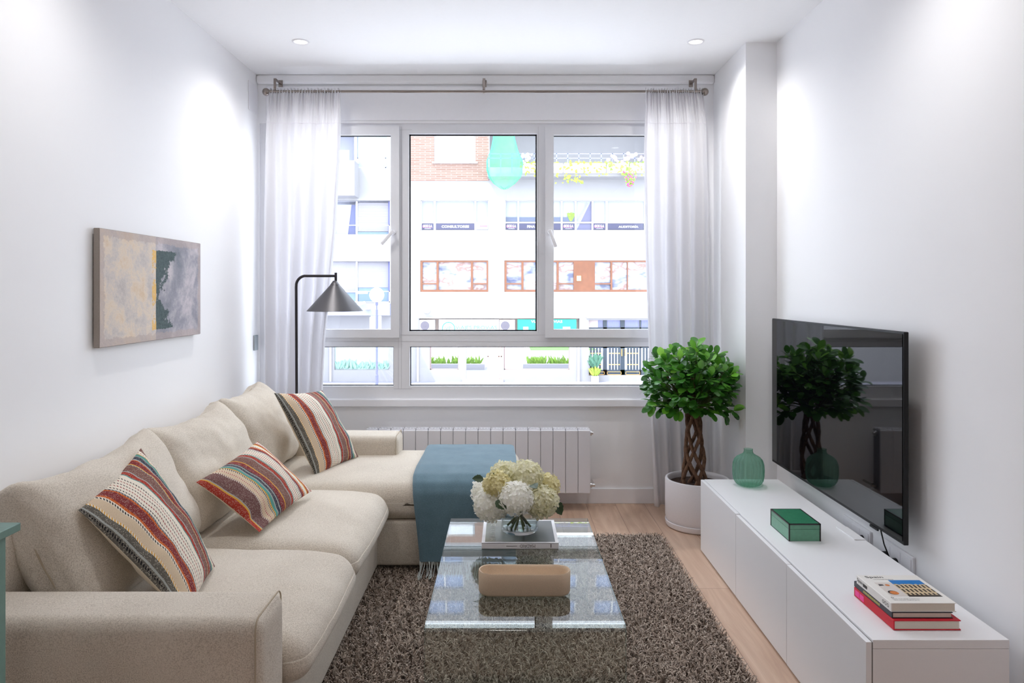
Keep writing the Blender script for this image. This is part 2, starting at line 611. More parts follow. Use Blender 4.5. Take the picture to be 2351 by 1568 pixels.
# thin joint lines on the frame
def joints(b):
    for (x0, x1, y) in ((915, 945, 297), (612, 1559, 784), (903, 945, 893), (918, 1258, 769)):
        b.box(wx(x0), wx(x1), YF0 - 0.0012, YF0, wz(y) - 0.0012, wz(y))
    for (x, y0, y1) in ((914, 290, 893), (921, 290, 893), (1236, 290, 765)):
        b.box(wx(x), wx(x) + 0.0012, YF0 - 0.0012, YF0, wz(y1), wz(y0))
one(joints, 'frame_joint', flat('joint_grey', (176, 174, 178), 0.6), win)
def sash(x0, x1, y0, y1, gx0, gx1, gy0, gy1, piv, tip, nm):
    def fb(b):
        holed(b, YF0 - 0.026, YF0 + 0.02, wx(x0), wx(x1), wz(y1), wz(y0), [(wx(gx0), wx(gx1), wz(gy1), wz(gy0))])
    s = one(fb, 'sash', M['pvc'], win)
    mod = s.modifiers.new('bevel', 'BEVEL'); mod.width = 0.004; mod.segments = 2; mod.limit_method = 'ANGLE'
    def hb(b):
        p = Vector((wx(piv[0]), YF0 - 0.026, wz(piv[1]))); q = Vector((wx(tip[0]), YF0 - 0.026, wz(tip[1])))
        b.lathe([(0.0, -0.012), (0.016, -0.012), (0.017, -0.010), (0.017, 0.0)], (p.x, p.y, p.z), 24, axis='Y')
        b.lathe([(0.008, -0.034), (0.008, -0.010)], (p.x, p.y, p.z), 16, axis='Y')
        d = (q - p); L = d.length; d.normalize()
        ang = math.atan2(d.z, d.x)
        MM = Matrix.Translation(p + Vector((0, -0.040, 0))) @ Matrix.Rotation(-ang, 4, 'Y')
        b.rbox(-0.012, L, -0.006, 0.006, -0.011, 0.011, 0.004, 3, M=MM)
    one(hb, 'window_handle', M['white_paint'], s, True, 40)
    return s
s1 = sash(615, 917, 291, 775, 634, 898, 311, 756, (903, 534), (879, 562), 'l')
s2 = sash(1252, 1557, 291, 775, 1271, 1538, 311, 756, (1262, 533), (1275, 568), 'r')
panes = [(634, 898, 311, 756), (1271, 1538, 311, 756), (938, 1233, 306, 761), (612, 903, 796, 887), (940, 1559, 796, 887)]
for i, (a, c, d, e) in enumerate(panes):
    yy = YF0 + (0.0 if i < 2 else 0.03)
    pn = one(lambda b: b.box(wx(a), wx(c), yy + 0.004, yy + 0.010, wz(e), wz(d)), 'pane', M['glass_pane'], win)
    def gk(b):
        w = 0.009 if i == 2 else 0.006
        for q in ((wx(a), wx(a) + w, wz(e), wz(d)), (wx(c) - w, wx(c), wz(e), wz(d)), (wx(a), wx(c), wz(e), wz(e) + w), (wx(a), wx(c), wz(d) - w, wz(d))):
            if i < 2 and (q[3] - q[2]) > 0.1: continue
            if i < 2 and q[2] < 1.5: continue
            b.box(q[0], q[1], yy - 0.003, yy + 0.0035, q[2], q[3])
    one(gk, 'pane_gasket', M['gasket'], win)

# ------------------------------------------------------------------ downlights
def downlight(x, y, label, power=DOWNLIGHT_POWER):
    t = thing('ceiling_downlight', label, 'ceiling light', (x, y, ZC), 'recessed downlights in the ceiling')
    one(lambda b: b.lathe([(0.036, -0.001), (0.040, -0.006), (0.045, -0.006), (0.049, 0.0)], (x, y, ZC), 40), 'trim_ring', M['white_paint'], t, True)
    one(lambda b: b.lathe([(0.0, -0.002), (0.036, -0.002)], (x, y, ZC), 32), 'diffuser', M['lamp_on'], t)
    ld = bpy.data.lights.new('downlight_beam', 'SPOT')
    ld.energy = power; ld.color = (1.0, 0.985, 0.97)
    ld.spot_size = math.radians(150); ld.spot_blend = 1.0; ld.shadow_soft_size = 0.035
    lo = bpy.data.objects.new('downlight_beam', ld); C.objects.link(lo)
    lo.parent = t; lo.location = (0, 0, -0.012)
downlight(-1.18, 4.07, 'small round recessed downlight in ceiling above the sofa corner and floor lamp')
downlight(1.085, 4.07, 'small round recessed downlight in ceiling beside the white corner column')
# lamps added out of view: a nearer pair of downlights and a fill lamp
for (x, y, w) in ((-1.18, 2.4, 'above the sofa armrest'), (1.085, 2.4, 'above the near end of the cabinet')):
    downlight(x, y, 'added unseen ceiling downlight out towards the viewer, ' + w, 18.0)
pt = thing('fill_pendant', 'added unseen fill lamp hanging at the back of the room', 'fill lamp', (0, -0.9, 2.15))  # added, unseen lamp that fills the room from behind the viewer
one(lambda b: b.tube([(0, -0.9, 2.32), (0, -0.9, ZC - 0.02)], 0.004, 8), 'cord', M['black'], pt, True)
one(lambda b: b.lathe([(0.0, -0.02), (0.05, -0.02), (0.05, 0.0)], (0, -0.9, ZC), 24), 'ceiling_rose', M['white_paint'], pt, True, 40)
al = bpy.data.lights.new('fill_glow', 'POINT'); al.shadow_soft_size = 0.16; al.energy = FILL_POWER; al.color = (1.0, 0.98, 0.96)
ao = bpy.data.objects.new('fill_glow', al); C.objects.link(ao); ao.parent = pt; ao.location = (0, 0, 0.0)

# ------------------------------------------------------------------ wall plates
t_ = one(lambda b: b.rbox(XL, XL + 0.006, 4.55, 4.71, wz(272) + 0.02, wz(208) + 0.02, 0.002), 'wall_cover_plate', M['white_paint'])
tag(t_, 'blank white cover plate high on the left wall by the curtain rod', 'cover plate')
t_ = one(lambda b: b.rbox(XL, XL + 0.012, 4.64, 4.70, 1.02, 1.12, 0.003), 'wall_switch', flat('grey_plastic', (150, 158, 162), 0.5))
tag(t_, 'small grey wall switch beside the left curtain edge', 'switch')


def pipe_loop(b, pts, r=0.003, closed=True, n=6):
    b.tube(pts, r, n, closed=closed)

# ------------------------------------------------------------------ sofa
sofa = thing('sectional_sofa', 'beige fabric corner sofa with chaise under the window and three back cushions', 'sofa', (-1.0, 2.9, 0.0))
def arm(y0, y1):
    b = MB()
    c = (( -1.64 - 0.622) / 2, (y0 + y1) / 2, 0.3125)
    soft_box(b, ((1.64 - 0.622) / 2, (y1 - y0) / 2, 0.2625), c, r=0.035, n=26, bulge=(0.004, 0.004, 0.006), wr=0.0015, wscale=3)
    a = b.build('armrest', M['sofa'], sofa, True)
    # seam around the outer end
    sb = MB()
    x = -0.634; r = 0.03
    loop = []
    for (cy, cz, a0) in ((y1 - r, 0.578 - r, 0), (y0 + r, 0.578 - r, 90), (y0 + r, 0.055 + r, 180), (y1 - r, 0.055 + r, 270)):
        for k in range(7):
            an = math.radians(a0 + 15 * k)
            loop.append((x, cy + (r - 0.001) * math.cos(an), cz + (r - 0.001) * math.sin(an)))
    sb.tube(loop, 0.0022, 6, closed=True)
    sb.build('seam', M['piping'], a, True)
arm(1.79, 1.995)
arm(4.065, 4.28)
one(lambda b: soft_box(b, (0.12, 1.02, 0.345), (-1.525, 3.03, 0.395), r=0.04, n=24, bulge=(0.004, 0.003, 0.01), wr=0.002), 'back_frame', M['sofa'], sofa, True)
one(lambda b: b.rbox(-1.64, -0.637, 1.99, 3.52, 0.05, 0.30, 0.012, 3), 'base', M['sofa'], sofa, True, 40)
one(lambda b: b.rbox(-1.64, 0.05, 3.505, 4.275, 0.05, 0.275, 0.018, 3), 'chaise_base', M['sofa'], sofa, True, 40)
for (x, y) in ((-1.55, 1.86), (-0.72, 1.86), (-1.55, 4.2), (-0.03, 4.2), (-0.03, 3.58), (-0.74, 3.46)):
    one(lambda b: b.lathe([(0.0, 0.011 if y == 3.58 else 0.0), (0.022, 0.011 if y == 3.58 else 0.0), (0.026, 0.055), (0.0, 0.055)], (x, y, 0.0), 16), 'leg', M['black'], sofa, True)

def seat(y0, y1, xf, zt, seed):
    hy = (y1 - y0) / 2
    hx = (xf + 1.36) / 2
    b = MB()
    def droop(p, uvw):
        u, v, w = uvw
        # front edge rolls over softly and sinks towards the floor side
        if w > 0: p.z -= 0.022 * max(0, u) ** 3
        p.x += 0.012 * max(0, u) * (1 - w * w)
        if w < 0: p.x += 0.026 * max(0, u) ** 2 * (-w)
        # fine creases fanning over the front roll
        if w > 0:
            p.z += 0.0022 * math.sin(38 * p.y + 6 * noise.noise(Vector((p.x * 4, p.y * 3, seed)))) * max(0, u) ** 2 * (1 - v * v)
        return p
    soft_box(b, (hx, hy, (zt - 0.285) / 2), ((xf - 1.36) / 2, (y0 + y1) / 2, (zt + 0.285) / 2), r=0.062, n=34, bulge=(0.012, 0.004, 0.022), wr=0.006, wscale=5, seed=seed, fn=droop)
    s = b.build('seat_cushion', M['sofa'], sofa, True)
    sb = MB()
    pts = []
    for k in range(13):
        t = k / 12 * PI / 2
        pts.append((xf - 0.055 + 0.055 * math.sin(t) - 0.0, y0 + 0.012, zt - 0.062 + 0.062 * math.cos(t)))
    pts.append((xf + 0.004, y0 + 0.012, 0.36)); pts.append((xf - 0.004, y0 + 0.016, 0.30))
    return s
seat(2.0, 2.705, -0.584, 0.440, 1.3)
seat(2.71, 3.50, -0.592, 0.438, 4.1)
# chaise cushion
def chaise_b(b):
    def dr(p, uvw):
        u, v, w = uvw
        if w > 0: p.z -= 0.020 * max(0, -v) ** 4 + 0.01 * max(0, u) ** 4
        return p
    soft_box(b, ((0.075 + 1.36) / 2, 0.385, 0.093), ((0.075 - 1.36) / 2, 3.885, 0.368), r=0.055, n=40, bulge=(0.006, 0.01, 0.012), wr=0.004, wscale=3, seed=8.0, fn=dr)
one(chaise_b, 'chaise_cushion', M['sofa'], sofa, True)

def back_cushion(y0, y1, seed, dz=0.0, xo=0.0, roll=0.0):
    hy = (y1 - y0) / 2 - 0.006
    b = MB()
    tilt = math.radians(-26)
    MM = Matrix.Rotation(roll, 4, 'X') @ Matrix.Rotation(tilt, 4, 'Y')
    def shp(p, uvw):
        u, v, w = uvw
        # softly gathered corners: thinner at the edges, top sagging between them
        th = 1 - 0.38 * (abs(w) ** 4) - 0.25 * (abs(v) ** 6)
        p.x *= th
        p.z += (0.050 * abs(v) ** 4 - 0.020) * max(0, w)
        p.y += 0.015 * (w ** 2) * math.copysign(abs(v) ** 2, v)
        p.x += 0.007 * math.sin(9 * p.y + 14 * p.z + seed) * (1 - abs(w)) + 0.010 * noise.noise(Vector((p.y * 5 + seed, p.z * 7, 0)))
        return p
    soft_box(b, (0.095, hy, 0.225), (-1.332 + xo, (y0 + y1) / 2, 0.64 + dz), r=0.045, n=40, bulge=(0.042, 0.0, 0.0), wr=0.014, wscale=8, M=MM, seed=seed, fn=shp)
    s = b.build('back_cushion', M['sofa'], sofa, True)
    sb = MB()   # seam ring around the back cushion
    ring = []
    for k in range(64):
        a = 2 * PI * k / 64
        cy, cz = math.cos(a), math.sin(a)
        m = (abs(cy) ** 8 + abs(cz) ** 8) ** (-1 / 8)
        v, w = cy * m, cz * m
        p = Vector((0.0, v * (hy - 0.004), w * 0.222))
        p = shp(p, (0, v, w)) 
        ring.append(MM @ p + Vector((-1.332 + xo, (y0 + y1) / 2, 0.64 + dz)))
    sb.tube(ring, 0.003, 6, closed=True)
    sb.build('seam', M['piping'], s, True)
    return s
back_cushion(2.03, 2.79, 1.0, 0.0, 0.0, 0.015)
back_cushion(2.78, 3.50, 5.2, 0.005, 0.0, 0.0)
back_cushion(3.48, 4.06, 9.7, 0.025, 0.0, 0.02)

# ------------------------------------------------------------------ striped cushions
def col(r, g, b_): return lin((r, g, b_))
CREAM = col(238, 228, 212); TAN = col(218, 196, 168); BURG = col(132, 56, 58); ORG = col(204, 100, 44); RED = col(168, 62, 50)
BRN = col(128, 92, 84); OLV = col(104, 100, 92); NAVY = col(66, 70, 84); TEAL = col(98, 158, 150); GREY = col(170, 172, 168)
MUST = col(222, 168, 76); BLK = col(36, 34, 38); PLUM = col(118, 84, 82)
def mk_stripe(name, base, dash, freq=46.0, slant=0.0):
    t = NT(name)
    uvn = t.n('UVMap'); uvn.uv_map = 'UVMap'
    sp = t.n('SeparateXYZ'); t.l(uvn.outputs[0], sp.inputs[0])
    u, v = sp.outputs[0], sp.outputs[1]
    wob = t.noise(9, 2, 0.5, uvn.outputs[0])
    vv = t.math('ADD', v, t.math('MULTIPLY', t.math('SUBTRACT', wob, 0.5), 0.006))
    r1 = t.ramp(vv, base, 'CONSTANT')
    r2 = t.ramp(vv, dash, 'CONSTANT')
    wave = t.math('SINE', t.math('ADD', t.math('MULTIPLY', u, freq * 2 * PI), t.math('MULTIPLY', v, 260.0)))
    on = t.math('GREATER_THAN', wave, -0.1)
    fac = t.math('MULTIPLY', on, r2.outputs[1])
    c1 = t.mix(fac, r1.outputs[0], r2.outputs[0])
    # woven herringbone: fine two-tone flecks
    zig = t.math('PINGPONG', t.math('MULTIPLY', v, 60.0), 1.0)
    wv = t.math('SINE', t.math('ADD', t.math('MULTIPLY', u, 900.0), t.math('MULTIPLY', zig, 5.0)))
    nz = t.noise(260, 2, 0.7, uvn.outputs[0])
    lum = t.n('RGBToBW'); t.l(c1, lum.inputs[0])
    fl = t.n('TexVoronoi'); fl.inputs['Scale'].default_value = 120.0; t.l(uvn.outputs[0], fl.inputs['Vector'])
    fleck = t.math('MULTIPLY', t.math('LESS_THAN', fl.outputs['Distance'], 0.30), t.math('LESS_THAN', lum.outputs[0], 0.28))
    c1 = t.mix(t.math('MULTIPLY', fleck, 0.42), c1, CREAM)
    k = t.math('MULTIPLY_ADD', wv, 0.10, t.math('MULTIPLY_ADD', nz, 0.9, 0.52))
    dark = t.n('HueSaturation'); t.l(c1, dark.inputs['Color']); t.l(k, dark.inputs['Value'])
    bs_ = t.bsdf(dark.outputs[0], 0.9, spec=0.1, bump=t.math('ADD', t.math('MULTIPLY', fac, 1.2), t.math('ADD', t.math('MULTIPLY', wv, 0.2), nz)), bump_s=0.6, bump_d=0.002)
    return t.m

def seq(items, total=1.0):
    """[(width, colour)] -> constant ramp stops"""
    s = sum(i[0] for i in items); p = 0; out = []
    for w, c in items:
        out.append((p / s * total, c)); p += w
    return out

stripeA = [(2.2, OLV), (1.2, GREY), (4, OLV), (1.4, MUST), (7, TAN), (2.4, CREAM), (1.6, ORG), (6.5, BURG), (1.4, ORG), (1.6, GREY), (21, CREAM),
           (1, TEAL), (3.5, RED), (1, GREY), (9, BRN), (1, GREY), (1.2, MUST), (5, BURG), (1.2, ORG), (1.2, GREY), (4, NAVY), (1.0, GREY), (2.6, TEAL), (1, MUST), (4, CREAM), (5, BRN)]
sA = seq(stripeA)
def dashes(rows):
    out = [(0.0, (0, 0, 0, 0))]
    for (p, w, c) in rows:
        out.append((p, (*c[:3], 1.0))); out.append((p + w, (*c[:3], 0.0)))
    return out
posA = {i: sA[i][0] for i in range(len(sA))}
cr0 = sA[10][0]; cr1 = sA[11][0]; st = (cr1 - cr0) / 6.0
dA = dashes([(0.004, 0.012, BLK), (sA[3][0], 0.014, CREAM), (sA[5][0] + 0.002, 0.017, BLK), (sA[9][0], 0.015, NAVY)] +
            [(cr0 + st * (k + 0.45), 0.012, (BLK, col(150, 40, 44), BLK, col(150, 40, 44), BLK)[k]) for k in range(5)] +
            [(sA[15][0], 0.010, NAVY), (sA[24][0] + 0.012, 0.010, col(150, 50, 44))])
M['stripe_a'] = mk_stripe('striped_weave', sA, dA)
stripeB = [(4, RED), (1.3, MUST), (1, GREY), (11, PLUM), (1.6, CREAM), (3, TAN), (1.4, CREAM), (3.4, TAN), (2.2, CREAM), (1.2, MUST), (3, TEAL), (1, GREY), (3.4, NAVY), (1, GREY), (1.2, NAVY),
           (6, BURG), (1.2, MUST), (10, BRN), (1, GREY), (4.5, RED), (1, TEAL), (15, CREAM), (1.4, GREY), (3.5, BURG), (2.2, ORG), (5, CREAM), (1.5, MUST), (2.4, RED), (5, CREAM), (2, RED)]
sB = seq(stripeB)
b0 = sB[21][0]; b1 = sB[22][0]; stb = (b1 - b0) / 5.0
dB = dashes([(sB[4][0], 0.014, PLUM), (sB[6][0], 0.013, RED), (sB[8][0], 0.018, BLK)] + [(b0 + stb * (k + 0.3), 0.012, (BLK, col(160, 44, 50), col(160, 44, 50), BLK, BLK)[k]) for k in range(5)] +
            [(sB[25][0] + 0.002, 0.012, BLK), (sB[28][0] + 0.01, 0.012, RED), (sB[28][0] + 0.03, 0.012, NAVY)])
M['stripe_b'] = mk_stripe('striped_weave_short', sB, dB, 40.0)
M['cush_back'] = mk_linen('cream_cotton_backing', (226, 212, 190), (206, 190, 166), 500)

def pillow(name, TL, TR, BR, BL, T, mat, label, group, seed=0, n=56, pinch=0.05, dent=None, grow=1.06):
    """TL-TR is one short end crossing the stripes (v runs TL->TR), u runs TL->BL"""
    TL, TR, BR, BL = map(Vector, (TL, TR, BR, BL))
    cen = (TL + TR + BR + BL) / 4
    TL, TR, BR, BL = [cen + (q - cen) * grow for q in (TL, TR, BR, BL)]
    nrm = ((BR - TL).cross(TR - BL)).normalized()
    if nrm.dot(Vector((0, 0, EYE)) - cen) < 0: nrm = -nrm
    t = thing(name, label, 'cushion', (cen.x, cen.y, min(TL.z, TR.z, BR.z, BL.z)), group)
    org = origin_of(t)
    def P(u, v, side):
        a, c = 2 * u - 1, 2 * v - 1
        u2 = 0.5 + a / 2 * (1 - pinch * (1 - c * c)); v2 = 0.5 + c / 2 * (1 - pinch * (1 - a * a))
        p = (TL * (1 - v2) + TR * v2) * (1 - u2) + (BL * (1 - v2) + BR * v2) * u2
        h = T * ((1 - abs(a) ** 2.6) * (1 - abs(c) ** 2.6)) ** 0.62
        q = Vector((p.x * 9 + seed, p.y * 9, p.z * 9))
        wr = noise.noise(q) * 0.010 + noise.noise(q * 2.6) * 0.004
        edge = min(1, (1 - max(abs(a), abs(c))) * 6)
        h2 = h * (1.0 if side > 0 else 0.8) + wr * edge
        if dent and side > 0:
            for (du, dv, ru, rv, dd) in dent:
                h2 -= dd * math.exp(-((u - du) / ru) ** 2 - ((v - dv) / rv) ** 2)
        return p + nrm * side * max(h2, 0)
    for side, mt, nm in ((1, mat, 'front_cover'), (-1, M['cush_back'], 'back_cover')):
        vs = []; fs = []; uvs = []
        for i in range(n + 1):
            for j in range(n + 1):
                # denser rows near the rim
                u = 0.5 - 0.5 * math.cos(PI * i / n); v = 0.5 - 0.5 * math.cos(PI * j / n)
                vs.append(P(u, v, side)); uvs.append((u, v))
        for i in range(n):
            for j in range(n):
                k = i * (n + 1) + j
                fs.append((k, k + 1, k + n + 2, k + n + 1))
        b = MB(); b.add(vs, fs)
        o = b.build(nm, mt, t, True)
        uv = o.data.uv_layers.new(name='UVMap')
        for lp in o.data.loops:
            uv.data[lp.index].uv = uvs[lp.vertex_index]
    return t
GC = 'striped woven cushions on the sofa'
pillow('striped_cushion', (-1.262, 2.115, 0.753), (-1.300, 2.53, 0.835), (-1.000, 2.41, 0.482), (-0.935, 2.07, 0.466), 0.062, M['stripe_a'],
       'large striped woven cushion, nearest one, standing behind the near sofa armrest', GC, 1)
pillow('striped_cushion', (-1.190, 2.755, 0.667), (-1.1218, 3.2, 0.722), (-0.905, 3.25, 0.495), (-0.970, 2.785, 0.475), 0.062, M['stripe_b'],
       'slouching rectangular striped cushion lying between the other two on the middle seat', GC, 4, dent=[(0.86, 0.10, 0.10, 0.16, 0.03)])
pillow('striped_cushion', (-1.166, 3.60, 0.882), (-1.039, 4.0, 0.838), (-0.846, 4.0, 0.485), (-0.986, 3.67, 0.462), 0.068, M['stripe_a'],
       'striped woven cushion farthest back, on the chaise by the window', GC, 8)

# ------------------------------------------------------------------ throw blanket on the chaise
def mk_wool():
    t = NT('blue_wool')
    co = t.coord()
    n1 = t.noise(350, 3, 0.7, co); n2 = t.noise(14, 3, 0.5, co)
    f = t.math('ADD', t.math('MULTIPLY', n1, 0.7), t.math('MULTIPLY', n2, 0.3))
    r = t.ramp(f, [(0.3, lin((78, 102, 114))), (0.7, lin((110, 136, 148)))])
    b_ = t.bsdf(r.outputs[0], 0.95, spec=0.05, bump=n1, bump_s=0.5, bump_d=0.002)
    b_.inputs['Sheen Weight'].default_value = 0.3
    return t.m
M['wool'] = mk_wool()
throw = thing('throw_blanket', 'blue grey wool throw with fringe draped over the chaise end', 'blanket', (-0.21, 3.47, 0.02))
def throw_b(b):
    nu, nv = 60, 90
    prof = []   # path over the chaise: (y, z)
    path = [(4.235, 0.478), (4.1, 0.486), (3.9, 0.492), (3.7, 0.487), (3.58, 0.472), (3.52, 0.448), (3.493, 0.41), (3.486, 0.34), (3.484, 0.26), (3.478, 0.16), (3.468, 0.09)]
    L = [0]
    for i in range(1, len(path)):
        L.append(L[-1] + math.dist(path[i], path[i - 1]))
    def at(t):
        s = t * L[-1]
        for i in range(1, len(path)):
            if s <= L[i] + 1e-9:
                k = (s - L[i - 1]) / (L[i] - L[i - 1])
                return (path[i - 1][0] * (1 - k) + path[i][0] * k, path[i - 1][1] * (1 - k) + path[i][1] * k)
        return path[-1]
    lay = []
    for off in (0.0, 0.010):
        vs = []
        for i in range(nv + 1):
            t = i / nv
            y, z = at(t)
            y2, z2 = at(min(1, t + 0.01)); y1, z1 = at(max(0, t - 0.01))
            ty, tz = y2 - y1, z2 - z1
            ln = math.hypot(ty, tz) or 1
            ny, nz_ = tz / ln, -ty / ln
            for j in range(nu + 1):
                u = j / nu
                xl = -0.472 + 0.010 * t + (0.035 * max(0, t - 0.62) / 0.38) + 0.004 * math.sin(8 * t)
                xr = 0.042 + 0.012 * math.sin(3 * t)
                x = xl + (xr - xl) * u
                wv = 0.004 * noise.noise(Vector((x * 7, t * 5, 1.0))) + 0.010 * max(0, t - 0.55) * math.sin(14 * u + 3 * t)
                e = min(1, u * 30, (1 - u) * 30)
                o = 0.003 + (off * (0.35 + 0.65 * e)) + wv + 0.004
                vs.append((x, y + ny * o, z + nz_ * o))
        lay.append(vs)
    n0 = (nu + 1) * (nv + 1)
    fs = []
    for i in range(nv):
        for j in range(nu):
            k = i * (nu + 1) + j
            fs.append((k, k + 1, k + nu + 2, k + nu + 1))
            fs.append((n0 + k, n0 + k + nu + 1, n0 + k + nu + 2, n0 + k + 1))
    bd = [i * (nu + 1) for i in range(nv + 1)] + [nv * (nu + 1) + j for j in range(1, nu + 1)] + [i * (nu + 1) + nu for i in range(nv - 1, -1, -1)] + [j for j in range(nu - 1, 0, -1)]
    for a, c in zip(bd, bd[1:] + bd[:1]):
        fs.append((a, c, c + n0, a + n0))
    b.add(lay[0] + lay[1], fs)
one(throw_b, 'blanket_cloth', M['wool'], throw, True, 60)
def fringe_b(b):
    for k in range(58):
        x = -0.425 + 0.462 * (k + 0.5) / 58 + R.uniform(-0.003, 0.003)
        y = 3.462 + R.uniform(-0.004, 0.004)
        dx = R.uniform(-0.012, 0.016); dy = R.uniform(-0.05, -0.02)
        pts = [(x, y, 0.095), (x + dx * 0.3, y + dy * 0.2, 0.072), (x + dx * 0.8, y + dy * 0.6, 0.052), (x + dx * 1.3, y + dy * 1.5, 0.044), (x + dx * 1.1, y + dy * 2.1, 0.042)]
        b.tube(pts, 0.0022, 5)
one(fringe_b, 'fringe', flat('pale_blue_fringe', (186, 192, 190), 0.9), throw, True)

# ------------------------------------------------------------------ rug
def mk_pile():
    t = NT('shaggy_taupe_pile')
    at = t.n('Attribute'); at.attribute_name = 'tone'
    co = t.coord()
    n2 = t.noise(3.0, 3, 0.6, co)
    f = t.math('ADD', t.math('MULTIPLY', at.outputs['Fac'], 0.75), t.math('MULTIPLY', n2, 0.25))
    r = t.ramp(f, [(0.1, lin((98, 84, 74))), (0.45, lin((150, 134, 122))), (0.75, lin((190, 175, 162))), (1.0, lin((216, 202, 188)))])
    t.bsdf(r.outputs[0], 0.75, spec=0.2)
    return t.m
M['pile'] = mk_pile()
RX0, RX1, RY0, RY1 = -0.68, 0.885, 1.66, 4.03
rug = thing('shaggy_rug', 'grey brown shaggy rug on the oak floor under the glass table', 'rug', ((RX0 + RX1) / 2, (RY0 + RY1) / 2, 0.0))
one(lambda b: b.rbox(RX0 + 0.012, RX1 - 0.012, RY0 + 0.012, RY1 - 0.012, 0.0, 0.010, 0.004), 'rug_backing', flat('rug_backing', (84, 72, 64), 0.95), rug)
def rug_pile():
    rs = np.random.RandomState(3)
    nx, ny = 250, 330
    gx, gy = np.meshgrid(np.linspace(RX0 + .012, RX1 - .012, nx), np.linspace(RY0 + .012, RY1 - .012, ny))
    x = gx.ravel() + rs.uniform(-.005, .005, nx * ny); y = gy.ravel() + rs.uniform(-.005, .005, nx * ny)
    # leave out what lies wholly under the sofa or outside the view
    keep = ~((x < -0.70)) 
    x, y = x[keep], y[keep]
    N = len(x)
    # locks of yarn lean together: direction from a smooth field plus jitter
    fx = np.sin(x * 97 + 3 * np.sin(y * 79)) + np.sin(y * 131 + 1.7 + 2 * np.sin(x * 63))
    fy = np.cos(y * 111 + 2.6 * np.sin(x * 83)) + np.sin(x * 147 + y * 43)
    ang = np.arctan2(fy, fx) + rs.normal(0, 0.6, N)
    lean = rs.uniform(0.35, 1.05, N) * (0.6 + 0.4 * np.abs(np.sin(x * 161 + y * 127)))
    ln = rs.uniform(0.024, 0.036, N)
    wdt = rs.uniform(0.0024, 0.0042, N)
    tone = np.clip(0.5 + 0.22 * rs.normal(0, 1, N) + 0.25 * np.sin(x * 171 + 2 * np.sin(y * 163)) * np.sin(y * 157 + 1), 0, 1)
    dx, dy = np.cos(ang), np.sin(ang)
    ts = [0.0, 0.4, 0.75, 1.0]
    rings = []
    curl = rs.uniform(-0.9, 0.9, N)
    for t in ts:
        h = ln * (np.sin(t * 1.35) / np.sin(1.35)) * np.cos(lean * t * 0.75)
        out = ln * np.sin(lean) * t ** 1.4
        a2 = ang + curl * t
        px = x + np.cos(a2) * out; py = y + np.sin(a2) * out; pz = 0.008 + h
        w = wdt * (1.0 - 0.45 * t)
        sx, sy = -np.sin(a2), np.cos(a2)
        rings.append((px - sx * w, py - sy * w, pz)); rings.append((px, py, pz + w * 0.8)); rings.append((px + sx * w, py + sy * w, pz))
    V = np.stack([np.stack(r, 1) for r in rings], 1)     # N, 12, 3
    V = V.reshape(-1, 3)
    org = np.array(origin_of(rug))
    V = V - org
    base = np.arange(N)[:, None] * 12
    q = []
    for k in range(3):
        for j in range(2):
            q.append([k * 3 + j, k * 3 + j + 1, (k + 1) * 3 + j + 1, (k + 1) * 3 + j])
    q = np.array(q)
    Fc = (base[:, None, :] + q[None]).reshape(-1, 4)
    me = bpy.data.meshes.new('pile')
    me.vertices.add(len(V)); me.vertices.foreach_set('co', V.astype(np.float32).ravel())
    me.loops.add(Fc.size); me.loops.foreach_set('vertex_index', Fc.astype(np.int32).ravel())
    me.polygons.add(len(Fc)); me.polygons.foreach_set('loop_start', np.arange(0, Fc.size, 4, dtype=np.int32))
    me.polygons.foreach_set('use_smooth', np.ones(len(Fc), dtype=bool))
    me.update(calc_edges=True)
    at = me.attributes.new('tone', 'FLOAT', 'POINT')
    at.data.foreach_set('value', np.repeat(tone, 12).astype(np.float32))
    me.materials.append(M['pile'])
    o = bpy.data.objects.new('pile', me); C.objects.link(o); o.parent = rug
    o['kind'] = 'stuff'
rug_pile()

# ------------------------------------------------------------------ glass coffee table
M['table_glass'] = clear('table_glass', (0.90, 0.94, 0.92), 1.62, boost=1.25)
M['glass_edge'] = flat('glass_edge_teal', (70, 140, 138), 0.08, spec=0.8)
TX0, TX1, TY0, TY1, TZ = -0.247, 0.360, 2.133, 3.172, 0.40
def table_mesh():
    th = 0.012; r = 0.020
    def prof(off):
        rr = r - off
        p = [(TY0 + off, 0.012)]
        for k in range(9):
            a = PI - k * (PI / 2) / 8
            p.append((TY0 + r + rr * math.cos(a), TZ - r + rr * math.sin(a)))
        for k in range(9):
            a = PI / 2 - k * (PI / 2) / 8
            p.append((TY1 - r + rr * math.cos(a), TZ - r + rr * math.sin(a)))
        p.append((TY1 - off, 0.012))
        return p
    A, B = prof(0), prof(th)
    b = MB()
    n = len(A)
    vs = []
    for P_ in (A, B):
        for x in (TX0, TX1):
            vs += [(x, y, z) for (y, z) in P_]
    fs = []; mi = []
    for i in range(n - 1):
        fs.append((i, i + 1, n + i + 1, n + i)); mi.append(0)
        fs.append((2 * n + i, 3 * n + i, 3 * n + i + 1, 2 * n + i + 1)); mi.append(0)
        for k in (0, 1):
            fs.append((k * n + i, 2 * n + k * n + i, 2 * n + k * n + i + 1, k * n + i + 1)); mi.append(1)
    for i in (0, n - 1):
        fs.append((i, n + i, 3 * n + i, 2 * n + i)); mi.append(1)
    b.v = vs; b.f = fs; b.mi = mi
    o = b.build('glass_coffee_table', [M['table_glass'], M['glass_edge']], None, True, origin=((TX0 + TX1) / 2, (TY0 + TY1) / 2, 0.012), angle=35)
    return o
tag(table_mesh(), 'low bent clear glass coffee table standing on the shaggy rug', 'coffee table')

